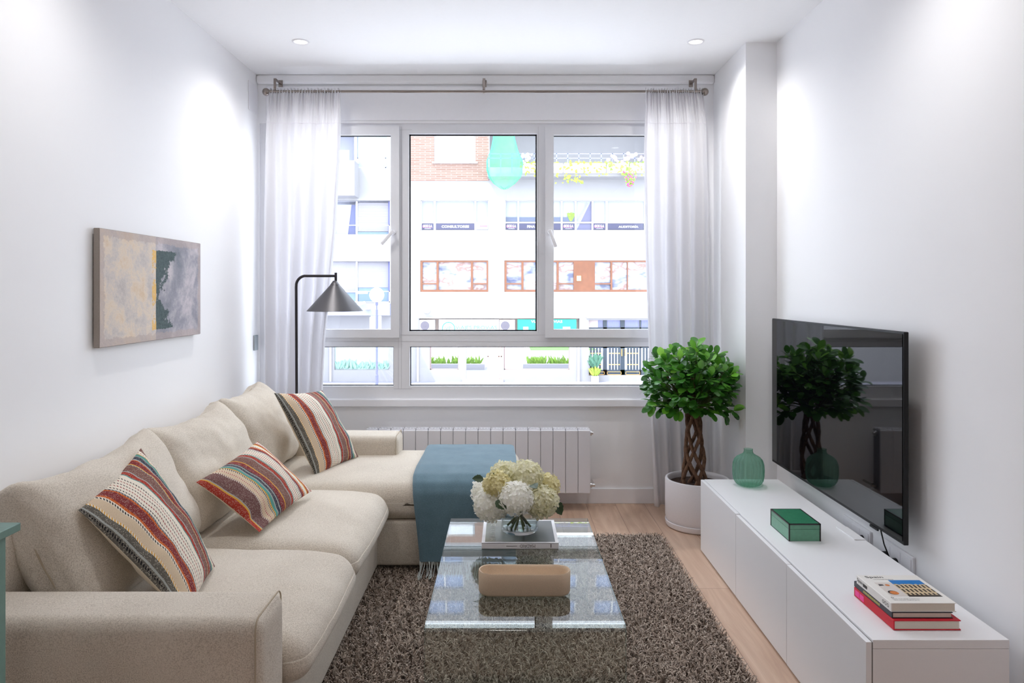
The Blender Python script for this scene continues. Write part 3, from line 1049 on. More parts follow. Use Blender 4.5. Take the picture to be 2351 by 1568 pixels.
# ------------------------------------------------------------------ book, dish, flower vase on the table
M['page'] = flat('paper_edge', (216, 208, 194), 0.8, grain=0.06, gscale=900)
M['ink'] = flat('dark_ink', (46, 44, 46), 0.6)
def mk_cover_photo():
    t = NT('grey_green_cover_photo')
    co = t.coord('Object')
    n1 = t.noise(5, 4, 0.6, co)
    sp = t.n('SeparateXYZ'); t.l(co, sp.inputs[0])
    g = t.math('ADD', t.math('MULTIPLY', sp.outputs[0], 1.6), t.math('MULTIPLY', n1, 0.9))
    r = t.ramp(g, [(0.15, lin((128, 124, 98))), (0.45, lin((84, 84, 74))), (0.75, lin((70, 72, 74)))])
    t.bsdf(r.outputs[0], 0.35)
    return t.m
bk = thing('hardback_book', 'large white and grey MADRID photo book lying under the glass vase', 'book', (0.054, 2.915, TZ + 0.001))
BX0, BX1, BY0, BY1 = -0.0975, 0.204, 2.775, 3.055
bz = TZ + 0.001
one(lambda b: (b.rbox(BX0, BX1, BY0, BY1, bz, bz + 0.003, 0.001), b.rbox(BX0, BX1, BY0, BY1, bz + 0.021, bz + 0.024, 0.001), b.rbox(BX0, BX1, BY0, BY0 + 0.003, bz, bz + 0.024, 0.001)), 'cover', M['white_paint'], bk)
one(lambda b: b.box(BX0 + 0.003, BX1 - 0.003, BY0 + 0.003, BY1 - 0.003, bz + 0.003, bz + 0.021), 'pages', M['page'], bk)
one(lambda b: b.box(BX0 + 0.013, BX1 - 0.013, BY0 + 0.013, BY1 - 0.013, bz + 0.024, bz + 0.0245), 'cover_photo', mk_cover_photo(), bk)
def bk_t(b):
    text(b, 'MADRID', (BX0 + 0.052, BY0 + 0.025, bz + 0.0247), (0, 1, 0), (-1, 0, 0), width=0.20, height=0.020, spacing=1.5)
one(bk_t, 'cover_title', flat('pale_print', (196, 194, 180), 0.5), bk)
def bk_s(b):
    text(b, 'MADRID', (0.112, BY0 - 0.0004, bz + 0.0185), (-1, 0, 0), (0, 0, -1), width=0.060, height=0.0125)
gpr = flat('grey_print', (120, 110, 110), 0.5)
one(bk_s, 'spine_title', gpr, bk)
one(lambda b: [b.box(0.038 - 0.0035 * k, 0.0405 - 0.0035 * k, BY0 - 0.0006, BY0, bz + 0.011, bz + 0.0135) for k in range(12)], 'spine_small_print', gpr, bk)
one(lambda b: b.box(0.172, 0.175, BY0 - 0.0006, BY0, bz + 0.006, bz + 0.020), 'spine_emblem', M['ink'], bk)

def stadium(x0, x1, y0, y1, z, n=16):
    r = (y1 - y0) / 2
    p = []
    for k in range(n + 1):
        a = -PI / 2 + PI * k / n
        p.append((x1 - r + r * math.cos(a), (y0 + y1) / 2 + r * math.sin(a), z))
    for k in range(n + 1):
        a = PI / 2 + PI * k / n
        p.append((x0 + r + r * math.cos(a), (y0 + y1) / 2 + r * math.sin(a), z))
    return p
def dish_b(b):
    z0 = TZ + 0.001
    x0, x1, y0, y1 = -0.094, 0.214, 2.335, 2.425
    rings = [stadium(x0 + 0.012, x1 - 0.012, y0 + 0.012, y1 - 0.012, z0), stadium(x0 + 0.004, x1 - 0.004, y0 + 0.004, y1 - 0.004, z0 + 0.002), stadium(x0 + 0.001, x1 - 0.001, y0 + 0.001, y1 - 0.001, z0 + 0.008),
             stadium(x0, x1, y0, y1, z0 + 0.05), stadium(x0, x1, y0, y1, z0 + 0.073), stadium(x0 + 0.002, x1 - 0.002, y0 + 0.002, y1 - 0.002, z0 + 0.0765),
             stadium(x0 + 0.005, x1 - 0.005, y0 + 0.005, y1 - 0.005, z0 + 0.075), stadium(x0 + 0.007, x1 - 0.007, y0 + 0.007, y1 - 0.007, z0 + 0.066), stadium(x0 + 0.010, x1 - 0.010, y0 + 0.010, y1 - 0.010, z0 + 0.030), stadium(x0 + 0.02, x1 - 0.02, y0 + 0.02, y1 - 0.02, z0 + 0.022)]
    n = len(rings[0]); vs = []
    for ri, rg in enumerate(rings):
        for p in rg:
            w = 0.0012 * math.sin(p[0] * 60) if ri in (4, 5, 6) else 0
            vs.append((p[0], p[1], p[2] + w))
    fs = [(i * n + k, i * n + (k + 1) % n, (i + 1) * n + (k + 1) % n, (i + 1) * n + k) for i in range(len(rings) - 1) for k in range(n)]
    fs.append(tuple(range(n - 1, -1, -1))); fs.append(tuple((len(rings) - 1) * n + k for k in range(n)))
    b.add(vs, fs)
t_ = one(dish_b, 'ceramic_dish', flat('sandy_stoneware', (212, 190, 164), 0.7, grain=0.08, gscale=420), None, True, 50)
tag(t_, 'long oval sand coloured stoneware dish on the glass table', 'dish')

# glass vase
VX, VY, VZ = 0.054, 2.925, bz + 0.0252
M['vase_glass'] = clear('vase_glass', (0.94, 0.96, 0.96), 1.5, boost=1.2)
M['water'] = clear('water', (0.93, 0.95, 0.95), 1.33)
vs_ = thing('glass_vase', 'round clear glass vase of water standing on the photo book', 'vase', (VX, VY, VZ))
one(lambda b: b.lathe([(0.0, 0.0), (0.072, 0.0), (0.077, 0.006), (0.0775, 0.02), (0.077, 0.145), (0.0755, 0.147), (0.074, 0.145), (0.0735, 0.022), (0.070, 0.012), (0.0, 0.010)], (VX, VY, VZ), 64), 'vase_body', M['vase_glass'], vs_, True)
one(lambda b: b.lathe([(0.0, 0.0112), (0.069, 0.013), (0.0728, 0.022), (0.0728, 0.062), (0.0, 0.062)], (VX, VY, VZ), 48), 'water', M['water'], vs_, True)

# hydrangeas
def petal_mat(name, a, c):
    t = NT(name)
    nz = t.noise(45, 3, 0.6, t.coord())
    r = t.ramp(nz, [(0.3, lin(c)), (0.65, lin(a))])
    b_ = t.bsdf(r.outputs[0], 0.6, spec=0.2)
    tl = t.n('BsdfTranslucent'); t.l(r.outputs[0], tl.inputs[0])
    mx = t.n('MixShader'); mx.inputs[0].default_value = 0.35
    t.l(b_.outputs[0], mx.inputs[1]); t.l(tl.outputs[0], mx.inputs[2]); t.l(mx.outputs[0], t.out.inputs[0])
    return t.m
PM = [petal_mat('white_petals', (254, 254, 251), (242, 241, 230)), petal_mat('cream_petals', (242, 240, 220), (222, 218, 176)), petal_mat('yellow_petals', (240, 234, 196), (214, 202, 136))]
M['leaf_dark'] = flat('dark_leaf', (44, 66, 34), 0.45, grain=0.15, gscale=80)
M['stem'] = flat('green_stem', (78, 98, 40), 0.5)
def head_b(b, c, r, seed, sq=0.92, count=110):
    rr = random.Random(seed)
    for i in range(count):
        z = 1 - 2 * (i + 0.5) / count
        if z < -0.93: continue
        a = i * 2.399963 + rr.uniform(-0.1, 0.1)
        q = math.sqrt(1 - z * z)
        nrm = Vector((q * math.cos(a), q * math.sin(a), z))
        nrm = (nrm + Vector((rr.uniform(-.3, .3), rr.uniform(-.3, .3), rr.uniform(-.3, .3)))).normalized()
        ctr = Vector(c) + Vector((q * math.cos(a), q * math.sin(a), z * sq)) * (r * rr.uniform(0.90, 1.06))
        u = nrm.orthogonal().normalized(); w = nrm.cross(u)
        rot = rr.uniform(0, PI); pl = 0.0145 * rr.uniform(0.8, 1.2)
        for k in range(4):
            an = rot + k * PI / 2 + rr.uniform(-0.12, 0.12)
            d = u * math.cos(an) + w * math.sin(an); e = nrm.cross(d)
            cup = rr.uniform(0.0, 0.45)
            p0 = ctr
            p1 = ctr + d * pl * 0.55 + e * pl * 0.42 + nrm * pl * cup * 0.35
            p2 = ctr + d * pl * 1.15 + e * pl * 0.22 + nrm * pl * cup * 0.8
            p3 = ctr + d * pl * 1.15 - e * pl * 0.22 + nrm * pl * cup * 0.8
            p4 = ctr + d * pl * 0.55 - e * pl * 0.42 + nrm * pl * cup * 0.35
            pm = ctr + d * pl * 0.7 + nrm * pl * cup * 0.25
            b.add([p0, p1, p2, p3, p4, pm], [(0, 1, 5), (1, 2, 5), (2, 3, 5), (3, 4, 5), (4, 0, 5)])
    b.sphere(c, r * 0.86, 16, 10, sc_=(1, 1, sq))
hyd = [  # px, py, Y, r, mat, label bit
    (1128, 1158, 2.88, 0.062, 0, 'white hydrangea at lower left of the glass vase bouquet'),
    (1185, 1144, 2.81, 0.060, 0, 'white hydrangea in front centre of the bouquet, hanging over the vase'),
    (1243, 1152, 2.86, 0.060, 1, 'greenish cream hydrangea at lower right of the bouquet'),
    (1142, 1112, 2.87, 0.050, 2, 'yellowish hydrangea above the lower left white one'),
    (1208, 1096, 2.92, 0.064, 1, 'cream hydrangea forming the crown of the bouquet'),
    (1256, 1116, 2.95, 0.046, 2, 'yellow hydrangea at far right of the bouquet'),
    (1160, 1092, 3.00, 0.056, 1, 'pale cream hydrangea at back left of the bouquet'),
    (1115, 1130, 2.98, 0.050, 0, 'small white hydrangea at far left of the bouquet'),
    (1232, 1128, 3.03, 0.058, 0, 'white hydrangea at the back of the bouquet near the radiator'),
]
feet = [(-0.035, -0.03), (-0.01, 0.02), (0.045, -0.005), (0.03, 0.035), (-0.02, -0.045), (-0.05, 0.015), (0.015, -0.04), (0.02, 0.0), (-0.03, 0.04)]
for i, (px, py, Y, r, mi, lb) in enumerate(hyd):
    c = W(px, py, Y); r *= 1.10
    t = thing('hydrangea', lb, 'flower', (VX + feet[i][0], VY + feet[i][1], VZ + 0.012), 'hydrangeas in the glass vase')
    one(lambda b: head_b(b, c, r, 50 + i, count=int(110 * (r / 0.06) ** 2)), 'flower_head', PM[mi], t)
    base = Vector((VX + feet[i][0], VY + feet[i][1], VZ + 0.014))
    neck = Vector((VX - feet[i][0] * 0.8, VY - feet[i][1] * 0.8, VZ + 0.115))
    one(lambda b: b.tube([base, base.lerp(neck, 0.5), neck, Vector(c) * 0.7 + neck * 0.3, c], [0.0042, 0.004, 0.0038, 0.0034, 0.003], 8), 'stem', M['stem'], t, True)
def leaf_geo(b, base, d, n, L, Wd, fold=0.15, curl=0.2, nt=6, mi=0, serr=0.0, blunt=False):
    d = Vector(d).normalized(); n = (Vector(n) - d * Vector(n).dot(d)).normalized(); s = d.cross(n)
    vs = []; fs = []
    for i in range(nt + 1):
        t = i / nt
        w = Wd * ((math.sin(PI * t ** 1.3) ** 0.55 if blunt else math.sin(PI * t ** 0.85) ** 0.8) if 0 < t < 1 else (0.3 if blunt and t >= 1 else 0.06))
        if serr: w *= 1 + serr * (1 if i % 2 else -1)
        p = Vector(base) + d * (L * t) - n * (curl * L * t * t)
        vs += [p + s * w + n * (fold * w), p, p - s * w + n * (fold * w)]
    for i in range(nt):
        k = i * 3
        fs += [(k, k + 1, k + 4, k + 3), (k + 1, k + 2, k + 5, k + 4)]
    b.add(vs, fs, mi)
lf = [(1110, 1100, 2.83, (-1, -0.4, 0.25), 0.045), (1138, 1150, 2.795, (0.8, -0.6, -0.35), 0.055), (1222, 1112, 2.80, (0.2, -0.8, 0.1), 0.05), (1274, 1150, 2.84, (0.5, -0.3, -0.9), 0.06), (1122, 1096, 2.86, (0.6, -0.3, 0.6), 0.03)]
roots = [o for o in bpy.data.objects if o.name.startswith('hydrangea') and o.parent is None]
for (px, py, Y, d, L), host in zip(lf, (roots[7], roots[0], roots[4], roots[2], roots[3])):
    one(lambda b: leaf_geo(b, W(px, py, Y), d, (0, -1, 0.8), L, L * 0.36, nt=9, serr=0.08), 'leaf', M['leaf_dark'], host)

# ------------------------------------------------------------------ television cabinet
KX0, KX1, KY0, KY1, KZ = 1.073, 1.473, 2.079, 3.853, 0.388
cab = thing('tv_cabinet', 'long low white television cabinet with three plain doors along the right wall', 'cabinet', ((KX0 + KX1) / 2, (KY0 + KY1) / 2, 0.0))
one(lambda b: b.rbox(KX0, KX1, KY0, KY1, KZ - 0.026, KZ, 0.0012), 'top_panel', M['lacquer'], cab)
one(lambda b: b.rbox(KX0, KX1, KY0 + 0.0005, KY1, 0.004, KZ - 0.0268, 0.0012), 'body', M['lacquer'], cab)
dy = (KY1 - KY0) / 3
for k in range(3):
    y0 = KY0 + k * dy + (0.0015 if k else 0.0); y1 = KY0 + (k + 1) * dy - 0.0015
    zt = KZ - 0.001 if k == 2 else KZ - 0.006 + 0.001 * k
    one(lambda b: b.rbox(1.053, 1.070, y0, y1, 0.005 + 0.001 * k, zt, 0.0015), 'door', M['lacquer'], cab)
one(lambda b: b.box(1.0702, 1.0728, KY0 + 0.002, KY1 - 0.002, 0.01, KZ - 0.008), 'door_gap_shade', M['seam'], cab)  # dark strip colouring in the shade of the gap behind the doors
one(lambda b: (b.rbox(1.425, 1.472, 2.91, 3.07, KZ, KZ + 0.004, 0.0015)), 'cable_flap', M['lacquer'], cab)

# television
tvt = thing('television', 'large flat black television mounted on the right wall above the cabinet', 'television', (1.47, 3.27, 0.469))
TV = (2.622, 3.926, 0.469, 1.2585)
M['tv_glass'] = flat('tv_screen', (6, 6, 9), 0.03, spec=0.55)
one(lambda b: b.rbox(1.468, 1.486, TV[0], TV[1], TV[2], TV[3], 0.003), 'screen_frame', M['black'], tvt)
one(lambda b: b.box(1.4655, 1.468, TV[0] + 0.008, TV[1] - 0.008, TV[2] + 0.014, TV[3] - 0.008), 'screen', M['tv_glass'], tvt)
one(lambda b: b.rbox(1.486, 1.525, TV[0] + 0.12, TV[1] - 0.12, TV[2] + 0.03, TV[3] - 0.2, 0.012), 'rear_housing', M['black'], tvt)
one(lambda b: b.box(1.525, XR - 0.001, 3.1, 3.45, 0.7, 1.05), 'wall_bracket', M['black'], tvt)
one(lambda b: b.box(1.462, 1.468, 2.80, 2.86, TV[2] - 0.006, TV[2] + 0.002), 'sensor', M['black'], tvt)
def cord_b(b):
    pts = [(1.50, 2.85, 0.50), (1.50, 2.845, 0.45), (1.505, 2.83, 0.40), (1.518, 2.815, 0.352), (1.535, 2.81, 0.345)]
    b.tube(pts, 0.0028, 8)
one(cord_b, 'power_cord', M['black'], tvt, True)

# sockets
def sock(y0, y1, z1, plugs, label):
    t = thing('socket_plate', label, 'socket', (XR, (y0 + y1) / 2, z1 - 0.085), 'socket plates behind the cabinet')
    one(lambda b: b.rbox(XR - 0.011, XR, y0, y1, z1 - 0.085, z1, 0.003), 'plate', M['white_paint'], t)
    n = max(1, round((y1 - y0) / 0.075))
    for k in range(n):
        a = y0 + 0.01 + k * (y1 - y0 - 0.02) / n; c = a + (y1 - y0 - 0.02) / n - 0.003
        one(lambda b: b.rbox(XR - 0.014, XR - 0.011, a, c, z1 - 0.075, z1 - 0.012, 0.001), 'socket_insert', M['white_paint'], t)
    return t
sock(3.02, 3.265, 0.384, 1, 'white wall socket plate behind the cabinet, nearer the column')
sock(2.70, 2.94, 0.396, 2, 'white wall socket plate behind the cabinet under the television near corner')
for (y, lb) in ((3.075, 'black plug in the socket plate nearer the column'), (2.885, 'black plug in the near socket plate, beside the television cord'), (2.81, 'black plug in the near socket plate, where the television cord ends')):
    t_ = one(lambda b: b.lathe([(0.0, -0.034), (0.013, -0.034), (0.017, -0.028), (0.0185, 0.0)], (XR - 0.0141, y, 0.334), 20, axis='X'), 'power_plug', M['black'], None, True, 50)
    tag(t_, lb, 'plug', 'black plugs behind the cabinet')

# green vase
GX, GY = 1.272, 3.735
def mk_green_glass():
    t = NT('green_pressed_glass')
    co = t.coord()
    wv = t.n('TexWave', wave_type='BANDS', bands_direction='Z'); wv.inputs['Scale'].default_value = 95.0
    wv.inputs['Distortion'].default_value = 1.0
    t.l(co, wv.inputs['Vector'])
    tr = t.n('BsdfTransparent'); tr.inputs[0].default_value = (0.62, 0.83, 0.73, 1)
    gb = t.n('BsdfPrincipled'); gb.inputs['Base Color'].default_value = (0.22, 0.45, 0.35, 1); gb.inputs['Roughness'].default_value = 0.12
    bn = t.n('Bump'); bn.inputs['Strength'].default_value = 0.6; bn.inputs['Distance'].default_value = 0.002
    t.l(wv.outputs[0], bn.inputs['Height']); t.l(bn.outputs[0], gb.inputs['Normal'])
    lw = t.n('LayerWeight'); lw.inputs[0].default_value = 0.35
    mx = t.n('MixShader'); t.l(t.math('MULTIPLY_ADD', lw.outputs['Facing'], 0.55, 0.16), mx.inputs[0])
    t.l(tr.outputs[0], mx.inputs[1]); t.l(gb.outputs[0], mx.inputs[2]); t.l(mx.outputs[0], t.out.inputs[0])
    return t.m
prof = [(0.0, 0.0), (0.046, 0.001), (0.062, 0.010), (0.073, 0.028), (0.078, 0.055), (0.0785, 0.085), (0.077, 0.112), (0.070, 0.134), (0.056, 0.150), (0.038, 0.160), (0.026, 0.168), (0.022, 0.178), (0.0215, 0.188), (0.0228, 0.192)]
t_ = one(lambda b: b.lathe(prof, (GX, GY, KZ + 0.0005), 160, flute=0.085, nf=20), 'ribbed_vase', mk_green_glass(), None, True)
tag(t_, 'rounded ribbed green glass vase at the far end of the white cabinet', 'vase')

# green box
M['box_green'] = flat('green_lacquer', (52, 122, 90), 0.25, spec=0.6, grain=0.08, gscale=50)
M['box_side'] = flat('green_lacquer_side', (92, 148, 120), 0.3, spec=0.5, grain=0.08, gscale=50)
M['box_black'] = flat('black_lacquer', (26, 20, 22), 0.3)
gb = thing('lacquer_box', 'small green lacquered box with black edges on the white cabinet', 'box', (1.217, 3.0, KZ))
QX0, QX1, QY0, QY1, QZ0, QZ1 = 1.152, 1.283, 2.897, 3.10, KZ + 0.0005, KZ + 0.0715
one(lambda b: b.rbox(QX0 + 0.0015, QX1 - 0.0015, QY0 + 0.0015, QY1 - 0.0015, QZ0, QZ0 + 0.048, 0.001), 'box_body', M['box_side'], gb)
one(lambda b: b.rbox(QX0 + 0.0015, QX1 - 0.0015, QY0 + 0.0015, QY1 - 0.0015, QZ0 + 0.0488, QZ1 - 0.001, 0.001), 'lid', M['box_side'], gb)
one(lambda b: b.box(QX0 + 0.006, QX1 - 0.006, QY0 + 0.006, QY1 - 0.006, QZ1 - 0.0011, QZ1 - 0.0002), 'lid_top', M['box_green'], gb)
def be(b):
    e = 0.005
    for x in (QX0, QX1 - e):
        for y in (QY0, QY1 - e):
            b.box(x, x + e, y, y + e, QZ0, QZ1 - 0.0001)
    for x in (QX0, QX1 - e): b.box(x, x + e, QY0 + e, QY1 - e, QZ1 - e, QZ1)
    for y in (QY0, QY1 - e): b.box(QX0, QX1, y, y + e, QZ1 - e, QZ1)
    for x in (QX0, QX1 - 0.002): b.box(x, x + 0.002, QY0 + e, QY1 - e, QZ0, QZ0 + 0.0015)
one(be, 'edging', M['box_black'], gb)

# stack of three books on the cabinet
def book(x0, x1, y0, y1, z0, z1, cover, page, label, th=0.0025, over=0.004):
    t = thing('stacked_book', label, 'book', ((x0 + x1) / 2, (y0 + y1) / 2, z0), 'books stacked on the cabinet')
    def cb(b):
        b.rbox(x0 + 0.002, x1, y0, y1, z0, z0 + th, 0.0008)
        b.rbox(x0 + 0.002, x1, y0, y1, z1 - th, z1, 0.0008)
        b.rbox(x0, x0 + 0.004, y0, y1, z0, z1, 0.0018, 3)
    one(cb, 'cover', cover, t)
    one(lambda b: b.box(x0 + 0.004, x1 - over, y0 + over * 0.6, y1 - over * 0.6, z0 + th, z1 - th), 'pages', page, t)
    return t
zz = KZ + 0.0005
red = flat('red_cloth_cover', (200, 16, 40), 0.55, grain=0.05, gscale=700)
b1_ = book(1.165, 1.368, 2.137, 2.381, zz, zz + 0.030, red, M['page'], 'thick red hardback book at the bottom of the stack on the cabinet', 0.003)
def pk(b):
    b.box(1.1645, 1.165, 2.345, 2.372, zz + 0.006, zz + 0.024); b.box(1.1645, 1.165, 2.315, 2.342, zz + 0.006, zz + 0.024)
one(pk, 'spine_patch', flat('pink_patch', (238, 60, 150), 0.5), b1_)
b2_ = book(1.167, 1.352, 2.150, 2.385, zz + 0.0302, zz + 0.0482, flat('dark_blue_cover', (34, 34, 44), 0.4), M['page'], 'thin black book in the middle of the stack on the cabinet', 0.0022)
def sp2(b):
    for k in range(16):
        b.box(1.1664, 1.167, 2.318 - k * 0.0065, 2.322 - k * 0.0065, zz + 0.0355, zz + 0.0425 + 0.001 * (k % 2))
one(sp2, 'spine_print', flat('yellow_print', (196, 190, 110), 0.5), b2_)
white_cv = flat('white_book_cover', (232, 229, 224), 0.35)
b3_ = book(1.165, 1.364, 2.152, 2.364, zz + 0.0485, zz + 0.0755, white_cv, M['page'], 'white Spain travel book on top of the stack on the cabinet', 0.0022)
zt = zz + 0.0755
def t3(b):
    text(b, 'Spain', (1.185, 2.335, zt), (1, 0, 0), (0, 1, 0), width=0.058, height=0.019, bold=0.01, ext=0.0004)
    text(b, 'The Monocle Handbook', (1.202, 2.325, zt), (1, 0, 0), (0, 1, 0), width=0.066, height=0.0055, ext=0.0004)
one(t3, 'cover_title', M['ink'], b3_)
def t3b(b):
    text(b, 'Hotels, food, design, architecture.', (1.185, 2.178, zt), (1, 0, 0), (0, 1, 0), width=0.085, height=0.006, ext=0.0004)
    text(b, 'Spain and this insightful guide.', (1.185, 2.169, zt), (1, 0, 0), (0, 1, 0), width=0.080, height=0.006, ext=0.0004)
one(t3b, 'cover_subtitle', M['ink'], b3_)
one(lambda b: b.lathe([(0.0025, 0.0004), (0.0042, 0.0004)], (1.190, 2.190, zt), 18), 'cover_emblem', M['ink'], b3_)
def t3s(b):
    text(b, 'Spain', (1.1646, 2.358, zz + 0.055), (0, -1, 0), (0, 0, 1), width=0.036, height=0.015, ext=0.0002)
    for k in range(9):
        b.box(1.1644, 1.165, 2.318 - k * 0.003, 2.3195 - k * 0.003, zz + 0.056, zz + 0.066)
one(t3s, 'spine_title', M['ink'], b3_)
for yy in (2.195, 2.182, 2.168):
    one(lambda b: b.lathe([(0.004, -0.0004), (0.0055, -0.0004)], (1.1648, yy, zz + 0.062), 16, axis='X'), 'spine_emblem', M['ink'], b3_)
def mk_building_photo():
    t = NT('printed_building_photo')
    co = t.coord('Generated')
    sp = t.n('SeparateXYZ'); t.l(co, sp.inputs[0])
    u, v = sp.outputs[0], sp.outputs[1]
    nz = t.noise(7, 2, 0.5, co)
    sky = t.math('GREATER_THAN', v, t.math('ADD', 0.60, t.math('MULTIPLY', nz, 0.28)))
    br = t.n('TexBrick'); br.inputs['Scale'].default_value = 1.0; br.inputs['Brick Width'].default_value = 0.13; br.inputs['Row Height'].default_value = 0.24
    br.inputs['Mortar Size'].default_value = 0.035; br.offset = 0.0
    br.inputs['Color1'].default_value = (*lin((48, 40, 36)), 1); br.inputs['Color2'].default_value = (*lin((70, 58, 50)), 1); br.inputs['Mortar'].default_value = (*lin((206, 184, 148)), 1)
    t.l(co, br.inputs['Vector'])
    low = t.math('LESS_THAN', v, 0.10)
    c1 = t.mix(low, br.outputs[0], lin((60, 50, 42)))
    c2 = t.mix(sky, c1, lin((40, 120, 190)))
    t.bsdf(c2, 0.35)
    return t.m
one(lambda b: b.box(1.247, 1.350, 2.197, 2.322, zt, zt + 0.0004), 'cover_photo', mk_building_photo(), b3_)
one(lambda b: b.box(1.192, 1.2465, 2.200, 2.303, zt, zt + 0.0003), 'cover_inset', flat('inset_paper', (214, 206, 200), 0.4), b3_)
fdm = flat('orange_food_print', (206, 122, 60), 0.5, grain=0.25, gscale=300)
one(lambda b: b.lathe([(0.0, 0.0006), (0.007, 0.0006)], (1.224, 2.282, zt), 16), 'food_picture', fdm, b3_)
one(lambda b: b.lathe([(0.0, 0.0005), (0.0155, 0.0005)], (1.2125, 2.226, zt), 20), 'plate_picture', M['ink'], b3_)
one(lambda b: b.add([(1.196, 2.276, zt + 0.0005), (1.213, 2.280, zt + 0.0005), (1.211, 2.288, zt + 0.0005), (1.198, 2.290, zt + 0.0005)], [(0, 1, 2, 3)]), 'ham_picture', M['ink'], b3_)
def food(b):
    b.lathe([(0.0, 0.0007), (0.013, 0.0007)], (1.215, 2.224, zt), 20)
one(food, 'food_picture', fdm, b3_)

# ------------------------------------------------------------------ painting
def mk_painting():
    t = NT('abstract_paint')
    at = t.n('UVMap'); at.uv_map = 'UVMap'
    sp = t.n('SeparateXYZ'); t.l(at.outputs[0], sp.inputs[0])
    u, v = sp.outputs[0], sp.outputs[1]
    mp = t.n('Mapping'); mp.inputs['Scale'].default_value = (2, 1, 1); t.l(at.outputs[0], mp.inputs[0])
    P = mp.outputs[0]
    n1 = t.noise(3.2, 5, 0.6, P); n2 = t.noise(28, 4, 0.75, P); n3 = t.noise(2.0, 3, 0.6, P, 0.4); n4 = t.noise(9, 8, 0.75, P)
    left = t.ramp(t.math('ADD', t.math('MULTIPLY', n1, 0.8), t.math('MULTIPLY', n2, 0.25)), [(0.34, lin((170, 162, 158))), (0.47, lin((196, 187, 181))), (0.56, lin((214, 198, 180))), (0.66, lin((208, 184, 156)))])
    right = t.ramp(t.math('ADD', t.math('MULTIPLY', n3, 0.85), t.math('MULTIPLY', n2, 0.2)), [(0.36, lin((116, 120, 128))), (0.5, lin((150, 148, 156))), (0.62, lin((192, 184, 188)))])
    lr = t.mix(t.math('GREATER_THAN', t.math('ADD', u, t.math('MULTIPLY', t.math('SUBTRACT', n2, 0.5), 0.03)), 0.487), left.outputs[0], right.outputs[0])
    # dark green ragged field right of the gold line
    vv = t.math('ABSOLUTE', t.math('SUBTRACT', v, 0.44))
    wdt = t.math('MULTIPLY_ADD', t.math('SUBTRACT', vv, 0.14), 0.45, 0.085)
    edge = t.math('ADD', u, t.math('MULTIPLY', t.math('SUBTRACT', n4, 0.5), 0.42))
    dk = t.math('MULTIPLY', t.math('LESS_THAN', edge, t.math('ADD', 0.487, wdt)), t.math('GREATER_THAN', u, 0.487))
    vn = t.math('ADD', v, t.math('MULTIPLY', t.math('SUBTRACT', n4, 0.5), 0.10))
    inner = t.math('MULTIPLY', t.math('GREATER_THAN', vn, 0.10), t.math('LESS_THAN', vn, 0.87))
    dk = t.math('MULTIPLY', dk, inner)
    dcol = t.ramp(n2, [(0.3, lin((52, 66, 68))), (0.7, lin((84, 100, 100)))])
    c1 = t.mix(dk, lr, dcol.outputs[0])
    # gold leaf strip
    gd = t.math('MULTIPLY', t.math('LESS_THAN', t.math('ABSOLUTE', t.math('SUBTRACT', u, 0.470)), 0.020), t.math('GREATER_THAN', t.math('ADD', n2, t.math('MULTIPLY', t.math('SINE', t.math('MULTIPLY', v, 17.0)), 0.10)), 0.49))
    gd = t.math('MULTIPLY', gd, inner)
    c2 = t.mix(gd, c1, lin((214, 176, 110)))
    # taupe border
    e1 = t.math('MINIMUM', t.math('MINIMUM', u, t.math('SUBTRACT', 1.0, u)), t.math('MULTIPLY', t.math('MINIMUM', v, t.math('SUBTRACT', 1.0, v)), 0.55))
    bd = t.math('LESS_THAN', t.math('ADD', e1, t.math('MULTIPLY', t.math('SUBTRACT', n4, 0.5), 0.09)), 0.034)
    c3 = t.mix(t.math('MULTIPLY', bd, 0.6), c2, lin((176, 160, 154)))
    b_ = t.bsdf(c3, 0.7, spec=0.25, bump=n2, bump_s=0.5, bump_d=0.003)
    t.l(t.math('MULTIPLY', gd, 0.5), b_.inputs['Metallic'])
    return t.m
pnt = thing('abstract_painting', 'abstract canvas with beige, dark green and gold, hanging on the left wall above the sofa', 'painting', (XL, 3.297, 1.182))
one(lambda b: b.rbox(XL + 0.008, -1.6235, 2.83, 3.765, 1.182, 1.662, 0.003), 'canvas_edge', flat('taupe_canvas', (148, 138, 130), 0.85, grain=0.1, gscale=400), pnt)
b = MB(); b.add([(-1.6233, 2.832, 1.184), (-1.6233, 3.763, 1.184), (-1.6233, 3.763, 1.660), (-1.6233, 2.832, 1.660), (-1.6228, 2.832, 1.184), (-1.6228, 3.763, 1.184), (-1.6228, 3.763, 1.660), (-1.6228, 2.832, 1.660)], [(3, 2, 1, 0), (4, 5, 6, 7)])
pf = b.build('painted_face', mk_painting(), pnt)
uv = pf.data.uv_layers.new(name='UVMap')
for lp in pf.data.loops:
    co_ = pf.data.vertices[lp.vertex_index].co + origin_of(pnt)
    uv.data[lp.index].uv = ((co_.y - 2.832) / 0.931, (co_.z - 1.184) / 0.476)

